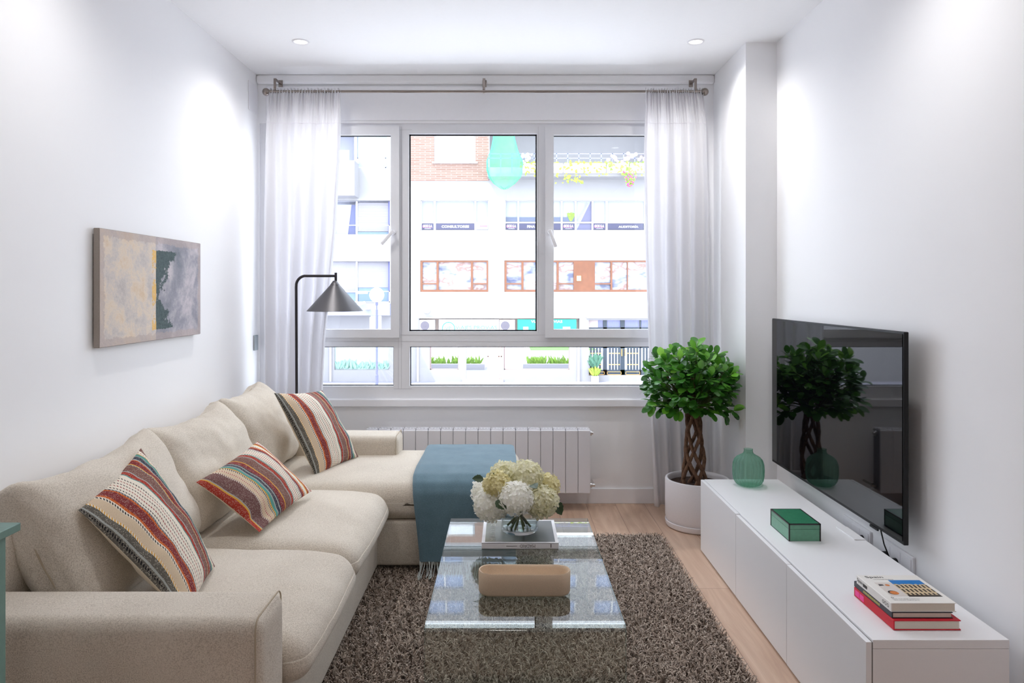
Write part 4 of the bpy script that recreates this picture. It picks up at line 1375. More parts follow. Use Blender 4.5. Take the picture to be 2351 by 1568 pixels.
# ------------------------------------------------------------------ radiator
RXR = 0.5376; NS = 18; SWD = 0.08
rad = thing('radiator', 'long white panel radiator of narrow sections under the window', 'radiator', (RXR - NS * SWD / 2, 4.6, 0.115))
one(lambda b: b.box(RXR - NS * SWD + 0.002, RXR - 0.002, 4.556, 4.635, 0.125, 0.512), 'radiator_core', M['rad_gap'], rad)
sec0 = None
for k in range(NS):
    x1 = RXR - k * SWD
    def sb(b):
        b.rbox(x1 - SWD + 0.0011, x1 - 0.0011, 4.54, 4.555, 0.115, 0.518, 0.004, 3)
        b.rbox(x1 - SWD + 0.003, x1 - 0.003, 4.632, 4.645, 0.125, 0.512, 0.003)
        b.rbox(x1 - SWD + 0.003, x1 - 0.003, 4.553, 4.566, 0.508, 0.526, 0.003)
        b.rbox(x1 - SWD + 0.003, x1 - 0.003, 4.612, 4.635, 0.508, 0.522, 0.003)
        for q in (0.02, 0.04, 0.06):
            b.box(x1 - q - 0.002, x1 - q + 0.002, 4.56, 4.62, 0.49, 0.522)
    if sec0 is None:
        sec0 = one(sb, 'radiator_section', M['radiator'], rad)
    else:
        c_ = sec0.copy(); C.objects.link(c_); c_.parent = rad; c_.location = (-k * SWD, 0, 0)
one(lambda b: b.lathe([(0.0, 0.0), (0.018, 0.0), (0.018, 0.012), (0.010, 0.014), (0.010, 0.022), (0.0, 0.022)], (RXR, 4.595, 0.49), 20, axis='X'), 'vent_plug', M['chrome'], rad, True, 40)
one(lambda b: (b.lathe([(0.0, 0.0), (0.016, 0.0), (0.016, 0.014), (0.011, 0.016), (0.011, 0.034), (0.0, 0.034)], (RXR, 4.595, 0.155), 20, axis='X'), b.tube([(RXR + 0.026, 4.595, 0.155), (RXR + 0.026, 4.65, 0.155), (RXR + 0.026, YW - 0.014, 0.155)], 0.008, 10)), 'valve', M['chrome'], rad, True, 40)
for q in (2, 9, 16):
    one(lambda b: b.box(RXR - 0.08 * q - 0.01, RXR - 0.08 * q + 0.01, 4.63, YW, 0.42, 0.45), 'wall_hook', M['white_paint'], rad)

# ------------------------------------------------------------------ curtain rod and curtains
RYY, RZZ = 4.566, 2.693
rod = thing('curtain_rod', 'slim nickel curtain rod with ball ends above the window', 'curtain rod', (-0.135, RYY, RZZ))
rx = lambda px: (px - CX) / (F / RYY)
one(lambda b: b.tube([(rx(618), RYY, RZZ), (rx(1611), RYY, RZZ)], 0.0085, 14), 'rod', M['steel'], rod, True, 40)
for px, lb in ((611, ''), (1618, '')):
    one(lambda b: (b.sphere((rx(px), RYY, RZZ - 0.003), 0.0245, 24, 16), b.tube([(rx(px) + (0.02 if px < 1000 else -0.02), RYY, RZZ - 0.001), (rx(px) + (0.034 if px < 1000 else -0.034), RYY, RZZ)], 0.011, 12)), 'finial', M['steel'], rod, True, 50)
for px in (631, 1111, 1597):
    def br_(b):
        x = rx(px)
        b.rbox(x - 0.008, x + 0.008, RYY - 0.003, RYY + 0.003, RZZ - 0.004, 2.776, 0.001)
        b.rbox(x - 0.008, x + 0.008, RYY, YW - 0.036, 2.772, 2.778, 0.001)
        b.rbox(x - 0.014, x + 0.014, YW - 0.039, YW - 0.0352, 2.755, 2.80, 0.001)
        b.lathe([(0.0086, -0.006), (0.012, -0.006), (0.012, 0.006), (0.0086, 0.006)], (x, RYY, RZZ), 18, axis='X')
    one(br_, 'bracket', M['steel'], rod, True, 40)

def curtain(xa, xb, ztop, zbot, nf, seed, label, name='curtain'):
    nu, nv = 300, 110
    b = MB(); vs = []; fs = []
    rs = random.Random(seed)
    ph = [rs.uniform(0, 6.28) for _ in range(8)]
    for j in range(nv + 1):
        t = j / nv
        t = t * t * 0.35 + t * 0.65
        z = ztop + (zbot - ztop) * t
        x0, x1 = xa(t), xb(t)
        for i in range(nu + 1):
            u = i / nu
            # folds wander a little and open out downwards
            uu = u + 0.02 * math.sin(5 * u + ph[0] + 1.5 * t) * t
            A = 0.014 + 0.030 * min(1, t * 2.5)
            f = math.sin(2 * PI * nf * uu + ph[1] + 0.9 * math.sin(3 * t + ph[2]))
            f2 = math.sin(2 * PI * (nf * 0.43) * uu + ph[3] + 1.2 * t)
            g = math.exp(-t * 26)           # gathered heading on the rod
            y = RYY + A * (0.62 * f + 0.38 * f2) * (1 - g) + g * 0.010 * math.sin(2 * PI * 27 * u + ph[4] + 2 * math.sin(9 * u)) * (1 if t > 0.004 else 1)
            y += 0.006 * math.exp(-((t - 0.03) / 0.03) ** 2) * math.sin(2 * PI * 19 * u + ph[5])
            y += 0.0035 * noise.noise(Vector((u * 9, t * 12, seed))) + 0.0008 * math.sin(t * 210 + u * 40) * (noise.noise(Vector((u * 3, t * 4, seed + 5))) > 0.1)
            y -= 0.012 * g if 0.006 < t else 0
            x = x0 + (x1 - x0) * (u + 0.010 * math.sin(2 * PI * nf * uu * 1.0 + 1.2) * t)
            zz_ = z + (0.008 * math.sin(2 * PI * 21 * u + ph[6]) * math.exp(-t * 60))
            vs.append((x, y, zz_))
    for j in range(nv):
        for i in range(nu):
            k = j * (nu + 1) + i
            fs.append((k, k + 1, k + nu + 2, k + nu + 1))
    b.add(vs, fs)
    t_ = thing(name, label, 'curtain', (sum((xa(0), xb(0))) / 2, RYY, zbot), 'sheer white curtains at the window')
    o = b.build('curtain_cloth', M['sheer'], t_, True)
    sm = o.modifiers.new('cloth', 'SOLIDIFY'); sm.thickness = 0.0008; sm.offset = 0
    # stitched hems: heading tape and the side hem
    def hem(b2):
        u_list = range(0, nu + 1, 3)
        for jj in (13,):
            pts = [Vector(vs[jj * (nu + 1) + i]) + Vector((0, -0.0015, 0)) for i in u_list]
            b2.tube(pts, 0.0011, 4)
        edge = 4 if name == 'x' else (nu - 8 if seed == 3 else 8)
        pts = [Vector(vs[j * (nu + 1) + edge]) + Vector((0, -0.0015, 0)) for j in range(2, nv + 1, 2)]
        b2.tube(pts, 0.0013, 4)
        pts = [Vector(vs[(nv - 4) * (nu + 1) + i]) + Vector((0, -0.0015, 0)) for i in u_list]
        b2.tube(pts, 0.0010, 4)
    one(hem, 'hem_stitching', flat('hem_thread', (222, 218, 224), 0.9), t_, True)
    return t_
lerp = lambda a, c, t: a + (c - a) * t
def pw(pts):
    def f(t):
        for (t0, v0), (t1, v1) in zip(pts, pts[1:]):
            if t <= t1: return lerp(v0, v1, (t - t0) / (t1 - t0))
        return pts[-1][1]
    return f
curtain(pw([(0, rx(620)), (0.1, rx(612)), (0.4, rx(608)), (1, rx(606))]), pw([(0, rx(783)), (0.10, rx(783)), (0.35, rx(772)), (0.6, rx(748)), (0.75, rx(741)), (1, rx(738))]), RZZ + 0.014, 0.03, 5.4, 3,
        'sheer white curtain on the left of the window behind the floor lamp')
curtain(pw([(0, rx(1482)), (0.15, rx(1478)), (0.4, rx(1480)), (0.6, rx(1486)), (0.8, rx(1492)), (1, rx(1500))]), pw([(0, rx(1612)), (0.08, rx(1622)), (0.3, rx(1630)), (0.6, rx(1634)), (1, rx(1640))]), RZZ + 0.014, 0.032, 4.6, 11,
        'sheer white curtain on the right of the window behind the potted tree')

# ------------------------------------------------------------------ floor lamp
LY = 4.42; LS = F / LY
lx = lambda px: (px - CX) / LS
lz = lambda py: EYE - (py - CY) / LS
lamp = thing('floor_lamp', 'dark metal arc floor lamp with cone shade standing behind the sofa', 'floor lamp', (lx(680), LY, 0.0))
one(lambda b: b.lathe([(0.0, 0.0), (0.118, 0.0), (0.12, 0.004), (0.118, 0.014), (0.02, 0.018), (0.0, 0.018)], (lx(681), LY, 0.0), 48), 'base', M['dark_metal'], lamp, True, 40)
def pole_b(b):
    pts = [(lx(682), LY, 0.015), (lx(681), LY, 0.8), (lx(680), LY, lz(660))]
    c = Vector((lx(703), LY, lz(656))); r = (lx(703) - lx(680))
    for k in range(1, 10):
        a = PI - k * (PI / 2) / 9
        pts.append((c.x + r * math.cos(a), LY, lz(656) + r * math.sin(a) * 1.0))
    pts[-1] = (lx(703), LY, lz(633.5))
    pts.append((lx(770), LY, lz(633.5)))
    b.tube(pts, 0.0085, 14)
    b.tube([(lx(771), LY, lz(626)), (lx(771), LY, lz(648))], 0.0085, 14)
one(pole_b, 'pole', M['dark_metal'], lamp, True, 50)
def shade_b(b):
    c = (lx(769), LY, 0)
    z0, z1, z2 = lz(714), lz(654), lz(644)
    b.lathe([(0.172, z0), (0.0285, z1 + 0.0), (0.027, z1 - 0.001), (0.170, z0 - 0.0005), (0.172, z0)], c, 64)
one(shade_b, 'lamp_shade', M['shade'], lamp, True, 40)
one(lambda b: b.lathe([(0.027, lz(655)), (0.030, lz(654)), (0.012, lz(644.5)), (0.0, lz(644))], (lx(769), LY, 0), 32), 'shade_cap', M['shade'], lamp, True, 60)
one(lambda b: b.sphere((lx(769), LY, lz(690)), 0.03, 16, 10), 'bulb', flat('opal_bulb', (240, 240, 236), 0.3), lamp, True)

# ------------------------------------------------------------------ potted tree
PX, PY, PR, PH = 1.148, 4.272, 0.19, 0.285
pot = thing('potted_ficus', 'bushy green ficus with braided trunk in a white round pot beside the curtain', 'potted plant', (PX, PY, 0))
M['pot'] = flat('white_ceramic', (226, 222, 224), 0.45, grain=0.02, gscale=200)
one(lambda b: b.lathe([(0.0, 0.0), (PR - 0.014, 0.0), (PR - 0.006, 0.004), (PR - 0.002, 0.012), (PR, 0.036), (PR - 0.004, 0.038), (PR - 0.01, 0.030), (0.0, 0.028)], (PX, PY, 0.001), 64), 'saucer', M['pot'], pot, True, 50)
one(lambda b: b.lathe([(0.0, 0.030), (PR - 0.012, 0.030), (PR - 0.006, 0.043), (PR - 0.001, 0.060), (PR, 0.15), (PR, PH - 0.01), (PR - 0.003, PH - 0.002), (PR - 0.010, PH), (PR - 0.017, PH - 0.004), (PR - 0.02, PH - 0.02), (PR - 0.02, PH - 0.06)], (PX, PY, 0.001), 64), 'pot', M['pot'], pot, True, 50)
def soil_b(b):
    n = 40
    vs = [(PX, PY, PH - 0.035)]; fs = []
    for i in range(1, 9):
        for k in range(n):
            a = 2 * PI * k / n; r = (PR - 0.0205) * i / 8
            vs.append((PX + r * math.cos(a), PY + r * math.sin(a), PH - 0.035 + (0.008 * noise.noise(Vector((r * 60 * math.cos(a), r * 60 * math.sin(a), 0))) if i < 8 else 0)))
    for k in range(n): fs.append((0, 1 + k, 1 + (k + 1) % n))
    for i in range(7):
        for k in range(n):
            a = 1 + i * n
            fs.append((a + k, a + n + k, a + n + (k + 1) % n, a + (k + 1) % n))
    b.add(vs, fs)
one(soil_b, 'soil', flat('potting_soil', (60, 42, 34), 0.95, grain=0.4, gscale=120), pot)
def mk_bark():
    t = NT('brown_bark'); co = t.coord(scale=(1, 1, 0.3)); nz = t.noise(90, 4, 0.7, co)
    r = t.ramp(nz, [(0.3, lin((70, 50, 40))), (0.7, lin((132, 102, 82)))])
    t.bsdf(r.outputs[0], 0.85, spec=0.1, bump=nz, bump_s=0.8, bump_d=0.004); return t.m
TXC, TYC = 1.115, 4.235
def trunk_b(b):
    for k in range(7):
        ph = k * 2 * PI / 7; sg = 1 if k % 2 else -1
        pts = []; rr = []
        for i in range(26):
            t = i / 25
            z = PH - 0.05 + t * 0.45
            r = 0.062 - 0.024 * t + 0.006 * math.sin(7 * t + k)
            a = ph + sg * t * PI * 1.15
            pts.append((TXC + r * math.cos(a) * (1.15 - 0.2 * t), TYC + r * math.sin(a), z)); rr.append(0.0125 - 0.003 * t + 0.001 * math.sin(i * 2.1))
        # splay into the crown
        a = ph + sg * PI * 1.15
        pts.append((TXC + 0.09 * math.cos(a), TYC + 0.08 * math.sin(a), PH + 0.50)); rr.append(0.008)
        pts.append((TXC + 0.17 * math.cos(a), TYC + 0.14 * math.sin(a), PH + 0.62)); rr.append(0.005)
        b.tube(pts, rr, 8)
one(trunk_b, 'trunk', mk_bark(), pot, True)
def mk_leaf():
    t = NT('ficus_leaf')
    oi = t.n('Attribute'); oi.attribute_name = 'tone'
    nz = t.noise(30, 2, 0.5, t.coord())
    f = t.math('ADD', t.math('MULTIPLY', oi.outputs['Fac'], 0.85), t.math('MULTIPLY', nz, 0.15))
    r = t.ramp(f, [(0.0, lin((26, 60, 24))), (0.45, lin((62, 124, 40))), (0.8, lin((112, 178, 52))), (1.0, lin((150, 208, 78)))])  # darkest greens paint the shade among the leaves
    d = t.bsdf(r.outputs[0], 0.32, spec=0.5)
    tl = t.n('BsdfTranslucent'); t.l(r.outputs[0], tl.inputs[0])
    mx = t.n('MixShader'); mx.inputs[0].default_value = 0.25
    t.l(d.outputs[0], mx.inputs[1]); t.l(tl.outputs[0], mx.inputs[2]); t.l(mx.outputs[0], t.out.inputs[0])
    return t.m
fol = MB(); tones = []; twg = MB()
rl = random.Random(21)
FC = Vector((1.106, 4.215, 0.858))
cnt = 0
for i in range(165):
    z = 1 - 2 * (i + 0.5) / 165
    a = i * 2.399963
    q = math.sqrt(max(0, 1 - z * z))
    d = Vector((q * math.cos(a), q * math.sin(a), z))
    if z < -0.80: continue
    rad_ = rl.uniform(0.60, 1.12) if rl.random() < 0.75 else rl.uniform(0.32, 0.6)
    tip = FC + Vector((d.x * 0.268, d.y * 0.24, d.z * 0.222)) * rad_
    if tip.x > 1.34 and tip.y > 4.03: tip.x = 1.335 - rl.uniform(0, 0.03)
    root = FC + Vector((d.x * 0.05, d.y * 0.05, -0.12 + d.z * 0.04))
    mid = root.lerp(tip, 0.55) + Vector((0, 0, 0.015))
    twg.tube([root, mid, tip], [0.003, 0.0022, 0.0014], 5)
    dd = (tip - mid).normalized()
    nl = rl.randint(5, 8)
    for k in range(nl):
        an = k * 2.4 + rl.uniform(-0.4, 0.4)
        u = dd.orthogonal().normalized(); w = dd.cross(u)
        sp_ = rl.uniform(0.35, 1.1)
        ld = (dd * math.cos(sp_) + (u * math.cos(an) + w * math.sin(an)) * math.sin(sp_))
        ld = (ld + Vector((0, -0.05, -0.10))).normalized()
        st_ = tip - dd * rl.uniform(0, 0.05)
        L = rl.uniform(0.046, 0.072)
        e = st_ + ld * L
        if e.x > 1.365 and e.y > 4.07: continue
        if e.y > 4.47: continue
        n0 = len(fol.v)
        up = Vector((rl.uniform(-.4, .4), -0.35 + rl.uniform(-.4, .4), 1.0))
        leaf_geo(fol, st_ + ld * 0.006, ld, up, L, L * rl.uniform(0.29, 0.37), 0.12, rl.uniform(0.0, 0.35), 7, blunt=True)
        tn = min(1, max(0, rl.gauss(0.36, 0.2) + 0.30 * max(0, (st_ - FC).z / 0.2)))  # random tone per leaf, with top light painted into the upper ones
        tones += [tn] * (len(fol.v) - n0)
        cnt += 1
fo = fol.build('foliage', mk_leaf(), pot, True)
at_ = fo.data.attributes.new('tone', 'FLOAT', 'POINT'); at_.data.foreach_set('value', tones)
twg.build('twigs', M['stem'], pot, True)

# ------------------------------------------------------------------ green side table at the left edge
gt = thing('green_side_table', 'sage green painted side table, just its corner showing at the left edge', 'table', (-1.34, 1.25, 0.0))
GZ = 0.90
one(lambda b: b.rbox(-1.62, -1.071, 0.95, 1.566, GZ - 0.018, GZ, 0.002), 'table_top', M['green_paint'], gt)
for (x, y) in ((-1.093, 1.55), (-1.093, 1.0), (-1.57, 1.55), (-1.57, 1.0)):
    one(lambda b: b.rbox(x - 0.033, x, y - 0.033, y, 0.0, GZ - 0.018, 0.0015), 'leg', M['green_paint'], gt)

# ================================================================== the street outside
YO = 34.0
SO = F / YO
ox = lambda px: (px - CX) / SO
oz = lambda py: EYE - (py - CY) / SO
ZG = -2.93
M['facade'] = flat('white_render', (142, 141, 143), 0.9, grain=0.02, gscale=3)
M['facade_dirty'] = flat('pale_stone_base', (158, 154, 157), 0.9, grain=0.05, gscale=2)
M['ex_blue'] = flat('pale_blue_glazing', (150, 160, 184), 0.3, spec=0.6)
M['ex_frost'] = flat('frosted_glazing', (140, 144, 154), 0.4)
M['ex_frame'] = flat('white_aluminium', (196, 196, 200), 0.5)
M['sign_navy'] = flat('navy_sign', (58, 58, 84), 0.5)
M['sign_white'] = flat('sign_white', (190, 190, 192), 0.5)
M['sign_pink'] = flat('sign_pink', (220, 70, 150), 0.5)
M['wood_ex'] = flat('brown_window_wood', (112, 68, 44), 0.55, grain=0.1, gscale=5)
M['shutter'] = flat('grey_white_shutter', (150, 148, 156), 0.6)
M['ex_teal'] = flat('turquoise_sign', (20, 160, 126), 0.5)
M['ex_gate'] = flat('dark_green_iron', (40, 52, 64), 0.4)
M['ex_gold'] = flat('brass_trim', (214, 164, 96), 0.4, metal=0.5)
M['ex_leaf'] = flat('street_leaves', (120, 158, 60), 0.6, grain=0.3, gscale=8)
M['ex_leaf2'] = flat('yellow_leaves', (126, 146, 44), 0.6, grain=0.2, gscale=8)
M['ex_pink'] = flat('pink_blossom', (236, 190, 200), 0.6)
M['ex_red'] = flat('magenta_blossom', (220, 70, 120), 0.6)
def mk_brick():
    t = NT('narrow_brick'); co = t.coord(rot=(PI / 2, 0, 0))
    br = t.n('TexBrick'); br.inputs['Scale'].default_value = 1.0; br.inputs['Brick Width'].default_value = 0.5; br.inputs['Row Height'].default_value = 0.085
    br.inputs['Mortar Size'].default_value = 0.016
    br.inputs['Color1'].default_value = (*lin((120, 92, 82)), 1); br.inputs['Color2'].default_value = (*lin((132, 106, 96)), 1); br.inputs['Mortar'].default_value = (*lin((148, 130, 122)), 1)
    t.l(co, br.inputs['Vector']); t.bsdf(br.outputs[0], 0.9, spec=0.1); return t.m
M['brick'] = mk_brick()
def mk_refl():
    t = NT('painted_reflection_glass'); co = t.coord(scale=(0.7, 1, 1.3)); nz = t.noise(1.2, 3, 0.6, co)
    r = t.ramp(nz, [(0.35, lin((72, 78, 108))), (0.5, lin((160, 162, 174))), (0.6, lin((130, 96, 86))), (0.68, lin((180, 182, 188)))])  # blotches of reflection painted straight into the glass colour
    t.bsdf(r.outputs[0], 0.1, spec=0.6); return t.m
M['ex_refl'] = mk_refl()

struct(one(lambda b: b.box(-60, 60, 4.97, 33.0, ZG - 0.4, ZG - 0.12), 'street_road', flat('pale_asphalt', (206, 206, 210), 0.9, grain=0.05, gscale=3)), 'sunlit road between the houses')
struct(one(lambda b: b.box(-60, 60, 30.2, 80, ZG - 0.4, ZG), 'street_pavement', flat('pavement_slabs', (140, 140, 156), 0.9, grain=0.08, gscale=2)), 'pavement in front of the opposite building')

# ---- opposite building
XB0 = ox(935)
main = thing('opposite_building', 'white apartment and office building across the street with brick band and shop fronts', 'building', (ox(1300), YO, ZG))
R1 = (ox(966), ox(1121), oz(529), oz(460)); R2 = (ox(1160), ox(1500), oz(529), oz(460))
B1 = (ox(965), ox(1121), oz(670), oz(598)); B2 = (ox(1158), ox(1500), oz(670), oz(598))
S1 = (ox(963), ox(1330), oz(770), oz(731)); S2 = (ox(1352), ox(1500), oz(862), oz(735))
G1 = (ox(987), ox(1052), oz(849), oz(788)); G2 = (ox(1070), ox(1152), ZG + 0.02, oz(788)); G3 = (ox(1157), ox(1307), oz(849), oz(788))
BR = (ox(997), ox(1092), oz(373), oz(300))
BAL = (ox(1122), ox(1500), oz(384), oz(290))
ups = []
zrow = oz(300) + 1.9
for k in range(3):
    for q in range(6):
        x0 = XB0 + 0.8 + q * 2.75
        ups.append((x0, x0 + 1.9, zrow + k * 2.9, zrow + k * 2.9 + 1.5))
holes = [R1, R2, B1, B2, S1, S2, G1, G2, G3, BAL] + ups
ZT = 19.0
one(lambda b: holed(b, YO, YO + 0.35, XB0, ox(1700), ZG, ZT, holes), 'facade_wall', M['facade'], main)
def brick_b(b):
    holed(b, YO - 0.03, YO - 0.002, ox(935), ox(1122), oz(415), oz(300) + 1.0, [BR])
one(brick_b, 'brick_band', M['brick'], main)
def shb(b):
    b.box(BR[0] + 0.1, BR[1] - 0.1, YO - 0.001, YO + 0.05, BR[2] + 0.25, BR[3])
    b.box(BR[0] - 0.1, BR[1] + 0.1, YO - 0.12, YO, BR[2] - 0.06, BR[2])
one(shb, 'roller_shutter', M['sign_white'], main)
def win_group(rect, cols, zsplit, glass_up, glass_low, frame, yd=0.12, fw=0.07):
    x0, x1, z0, z1 = rect
    def fb(b):
        hs = []
        for (a, c) in cols:
            if zsplit is None: hs.append((a, c, z0 + fw, z1 - fw))
            else:
                hs.append((a, c, z0 + fw * 0.4, zsplit - fw * 0.6)); hs.append((a, c, zsplit + fw * 0.4, z1 - fw * 0.3))
        holed(b, YO + yd, YO + yd + 0.08, x0, x1, z0, z1, hs)
    w = one(fb, 'window', frame, main)
    one(lambda b: b.box(x0, x1, YO + yd + 0.082, YO + yd + 0.10, (zsplit or z0), z1), 'pane', glass_up, w)
    if zsplit is not None and glass_low:
        one(lambda b: b.box(x0, x1, YO + yd + 0.082, YO + yd + 0.10, z0, zsplit), 'pane', glass_low, w)
    return w
zs = oz(510)
w1 = win_group(R1, [(ox(968), ox(995)), (ox(1000), ox(1089)), (ox(1093), ox(1120))], zs, M['ex_frost'], M['ex_frost'], M['ex_frame'])
w2 = win_group(R2, [(ox(1161), ox(1188)), (ox(1192), ox(1288)), (ox(1292), ox(1320)), (ox(1324), ox(1359)), (ox(1363), ox(1391)), (ox(1396), ox(1480))], zs, M['ex_frost'], M['ex_frost'], M['ex_frame'])
YS = YO + 0.10
def signs(w, items):
    for (a, c, kind) in items:
        x0, x1 = ox(a), ox(c); z0, z1 = oz(527), oz(512.5)
        one(lambda b: b.box(x0, x1, YS, YS + 0.015, z0, z1), 'sign_panel', M['sign_navy'] if kind != 'pinktext' else M['ex_frost'], w)
        wd = x1 - x0
        if kind == 'logo':
            def lg(b): text(b, 'GOS S.A', (x0 + wd * 0.10, YS - 0.004, z0 + 0.115), (1, 0, 0), (0, 0, 1), width=wd * 0.78, height=0.13, bold=0.03)
            def lp_(b): text(b, 'GOS S.A', (x0 + wd * 0.07, YS - 0.002, z0 + 0.10), (1, 0, 0), (0, 0, 1), width=wd * 0.8, height=0.13, bold=0.03); 
            one(lg, 'sign_lettering', M['sign_white'], w); one(lp_, 'sign_lettering', M['sign_pink'], w)
            one(lambda b: text(b, 'consultores', (x0 + wd * 0.22, YS - 0.004, z0 + 0.035), (1, 0, 0), (0, 0, 1), width=wd * 0.55, height=0.05), 'sign_lettering', M['sign_white'], w)
        elif kind == 'pinktext':
            one(lambda b: b.box(x0 + wd * 0.3, x1 - 0.03, YS - 0.004, YS, z0 + 0.16, z0 + 0.19), 'sign_lettering', M['sign_pink'], w)
        elif kind:
            s_, f0, f1 = kind
            one(lambda b: text(b, s_, (x0 + wd * f0, YS - 0.004, z0 + 0.09), (1, 0, 0), (0, 0, 1), width=wd * (f1 - f0), height=0.125, bold=0.03), 'sign_lettering', M['sign_white'], w)
signs(w1, [(968, 995, 'logo'), (1000, 1089, ('CONSULTORES', 0.15, 0.86)), (1093, 1120, 'pinktext')])
signs(w2, [(1161, 1188, 'logo'), (1192, 1288, ('FINA', 0.19, 0.38)), (1292, 1320, 'logo'), (1363, 1391, 'logo'), (1396, 1478, ('AUDITORÍA', 0.30, 0.86))])
def diag(b):
    x0, x1 = ox(1324), ox(1359)
    b.add([(x0 + 0.02, YO + 0.2008, oz(527)), (x1, YO + 0.2008, oz(527)), (x1, YO + 0.2008, oz(460)), (x1 - 0.02, YO + 0.2008, oz(460))], [(0, 1, 2, 3)])
    b.add([(x0 + 0.02, YO + 0.2014, oz(527)), (x1, YO + 0.2014, oz(527)), (x1, YO + 0.2014, oz(460)), (x1 - 0.02, YO + 0.2014, oz(460))], [(3, 2, 1, 0)])
one(diag, 'diagonal_panel', flat('grey_blue_panel', (94, 94, 120), 0.5), w2)
dv = Vector((ox(1353) - ox(1329), 0, oz(463) - oz(506))).normalized()
one(lambda b: text(b, 'PARTICULARES', (ox(1329), YS - 0.01, oz(506)), tuple(dv), (-dv.z, 0, dv.x), width=0.95, height=0.10), 'sign_lettering', flat('grey_letters', (120, 114, 122), 0.5), w2)
# low planting and dark strip behind the office glass
one(lambda b: [b.box(ox(a), ox(c), YS + 0.05, YS + 0.06, oz(508), oz(498)) for a, c in ((1161, 1188), (1192, 1288), (1292, 1320))], 'window_ledge', flat('dark_ledge', (84, 92, 112), 0.6), w2)
def lfb(b):
    for k in range(9):
        leaf_geo(b, (ox(1312) + R.uniform(-.05, .05), YS + 0.04, oz(507)), (R.uniform(-0.5, 0.5), 0, 1), (0, -1, 0), R.uniform(0.35, 0.6), 0.07)
one(lfb, 'window_plant', M['ex_leaf'], w2)

def brown(rect, cols, name='w'):
    x0, x1, z0, z1 = rect
    hs = []
    for (a, c, tr) in cols:
        if tr: hs += [(ox(a), ox(c), z0 + 0.10, oz(653)), (ox(a), ox(c), oz(650), z1 - 0.08)]
        else: hs.append((ox(a), ox(c), z0 + 0.10, z1 - 0.08))
    def fb(b): holed(b, YO + 0.02, YO + 0.14, x0, x1, z0, z1, hs)
    w = one(fb, 'window', M['wood_ex'], main)
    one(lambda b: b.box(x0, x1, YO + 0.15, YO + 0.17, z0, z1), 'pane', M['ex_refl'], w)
    return w
brown(B1, [(970, 1002, 1), (1007, 1081, 0), (1086, 1117, 1)])
wb2 = brown(B2, [(1163, 1197, 1), (1202, 1278, 0), (1283, 1317, 1), (1366, 1402, 1), (1406, 1440, 0), (1442, 1495, 0)])
one(lambda b: b.box(ox(1324), ox(1334), YO - 0.02, YO + 0.02, oz(645), oz(633)), 'notice', flat('yellow_notice', (232, 196, 120), 0.5), wb2)
one(lambda b: b.lathe([(0.0, -0.10), (0.13, -0.10), (0.17, -0.05), (0.17, 0.0)], (ox(980), YO, oz(712)), 28, axis='Y'), 'wall_lamp', M['sign_white'], main, True)
def canopy(b):
    b.box(ox(960), ox(1330), YO - 0.10, YO, oz(731), oz(727)); b.box(ox(1346), ox(1500), YO - 0.10, YO, oz(731), oz(727))
one(canopy, 'ledge', M['facade'], main)
one(lambda b: b.box(ox(960), ox(1330), YO + 0.36, YO + 0.40, oz(772), oz(728)), 'shop_back_panel', flat('tan_panel', (214, 196, 186), 0.8), main)
# shop signs
sg = thing('shop_sign', 'white shop sign with turquoise VIAJES PROVIAS lettering across the street', 'sign', (ox(1078), YO, oz(766)))
one(lambda b: b.box(ox(1008), ox(1146), YO - 0.06, YO + 0.02, oz(768), oz(733)), 'sign_board', M['sign_white'], sg)
def vp(b):
    b.lathe([(0.275, -0.001), (0.315, -0.001)], (ox(1030), YO - 0.062, oz(754)), 40, axis='Y')
    text(b, 'VP', (ox(1022), YO - 0.063, oz(757)), (1, 0, 0), (0, 0, 1), width=0.30, height=0.15)
    text(b, 'ViAJES PROViAS', (ox(1046), YO - 0.063, oz(759)), (1, 0, 0), (0, 0, 1), width=(ox(1141) - ox(1046)), height=0.24)
one(vp, 'sign_lettering', M['ex_teal'], sg)
sg2 = thing('shop_sign', 'turquoise shop sign with white lettering beside the air conditioner across the street', 'sign', (ox(1255), YO, oz(768)))
one(lambda b: b.box(ox(1188), ox(1323), YO - 0.06, YO + 0.02, oz(768), oz(733)), 'sign_board', M['ex_teal'], sg2)
def vp2(b):
    text(b, 'ViAJES PROViAS', (ox(1219), YO - 0.063, oz(743)), (1, 0, 0), (0, 0, 1), width=(ox(1291) - ox(1219)), height=0.17, bold=0.02)
    b.box(ox(1201), ox(1213), YO - 0.064, YO - 0.061, oz(760), oz(750)); b.box(ox(1292), ox(1309), YO - 0.064, YO - 0.061, oz(760), oz(750))
one(vp2, 'sign_lettering', M['sign_white'], sg2)
for (a, lb) in ((977, 'white air conditioner unit left of the white VIAJES PROVIAS sign'), (1160, 'white air conditioner unit between the white and the turquoise shop signs')):
    t = thing('air_conditioner', lb, 'air conditioner', (ox(a), YO - 0.2, oz(762)), 'air conditioners over the shop')
    x0, x1 = ox(a - 13 if a > 1100 else a - 12), ox(a + 22)
    one(lambda b: b.rbox(x0, x1, YO - 0.28, YO - 0.062 if a > 1100 else YO + 0.1, oz(768), oz(734), 0.02), 'casing', M['ex_frame'], t)
    one(lambda b: b.lathe([(0.0, -0.012), (0.05, -0.012), (0.05, -0.004), (0.20, -0.004), (0.215, -0.002)], (ox(a), YO - 0.281, oz(747)), 30, axis='Y'), 'fan_grille', flat('fan_grey', (92, 88, 98), 0.6), t)

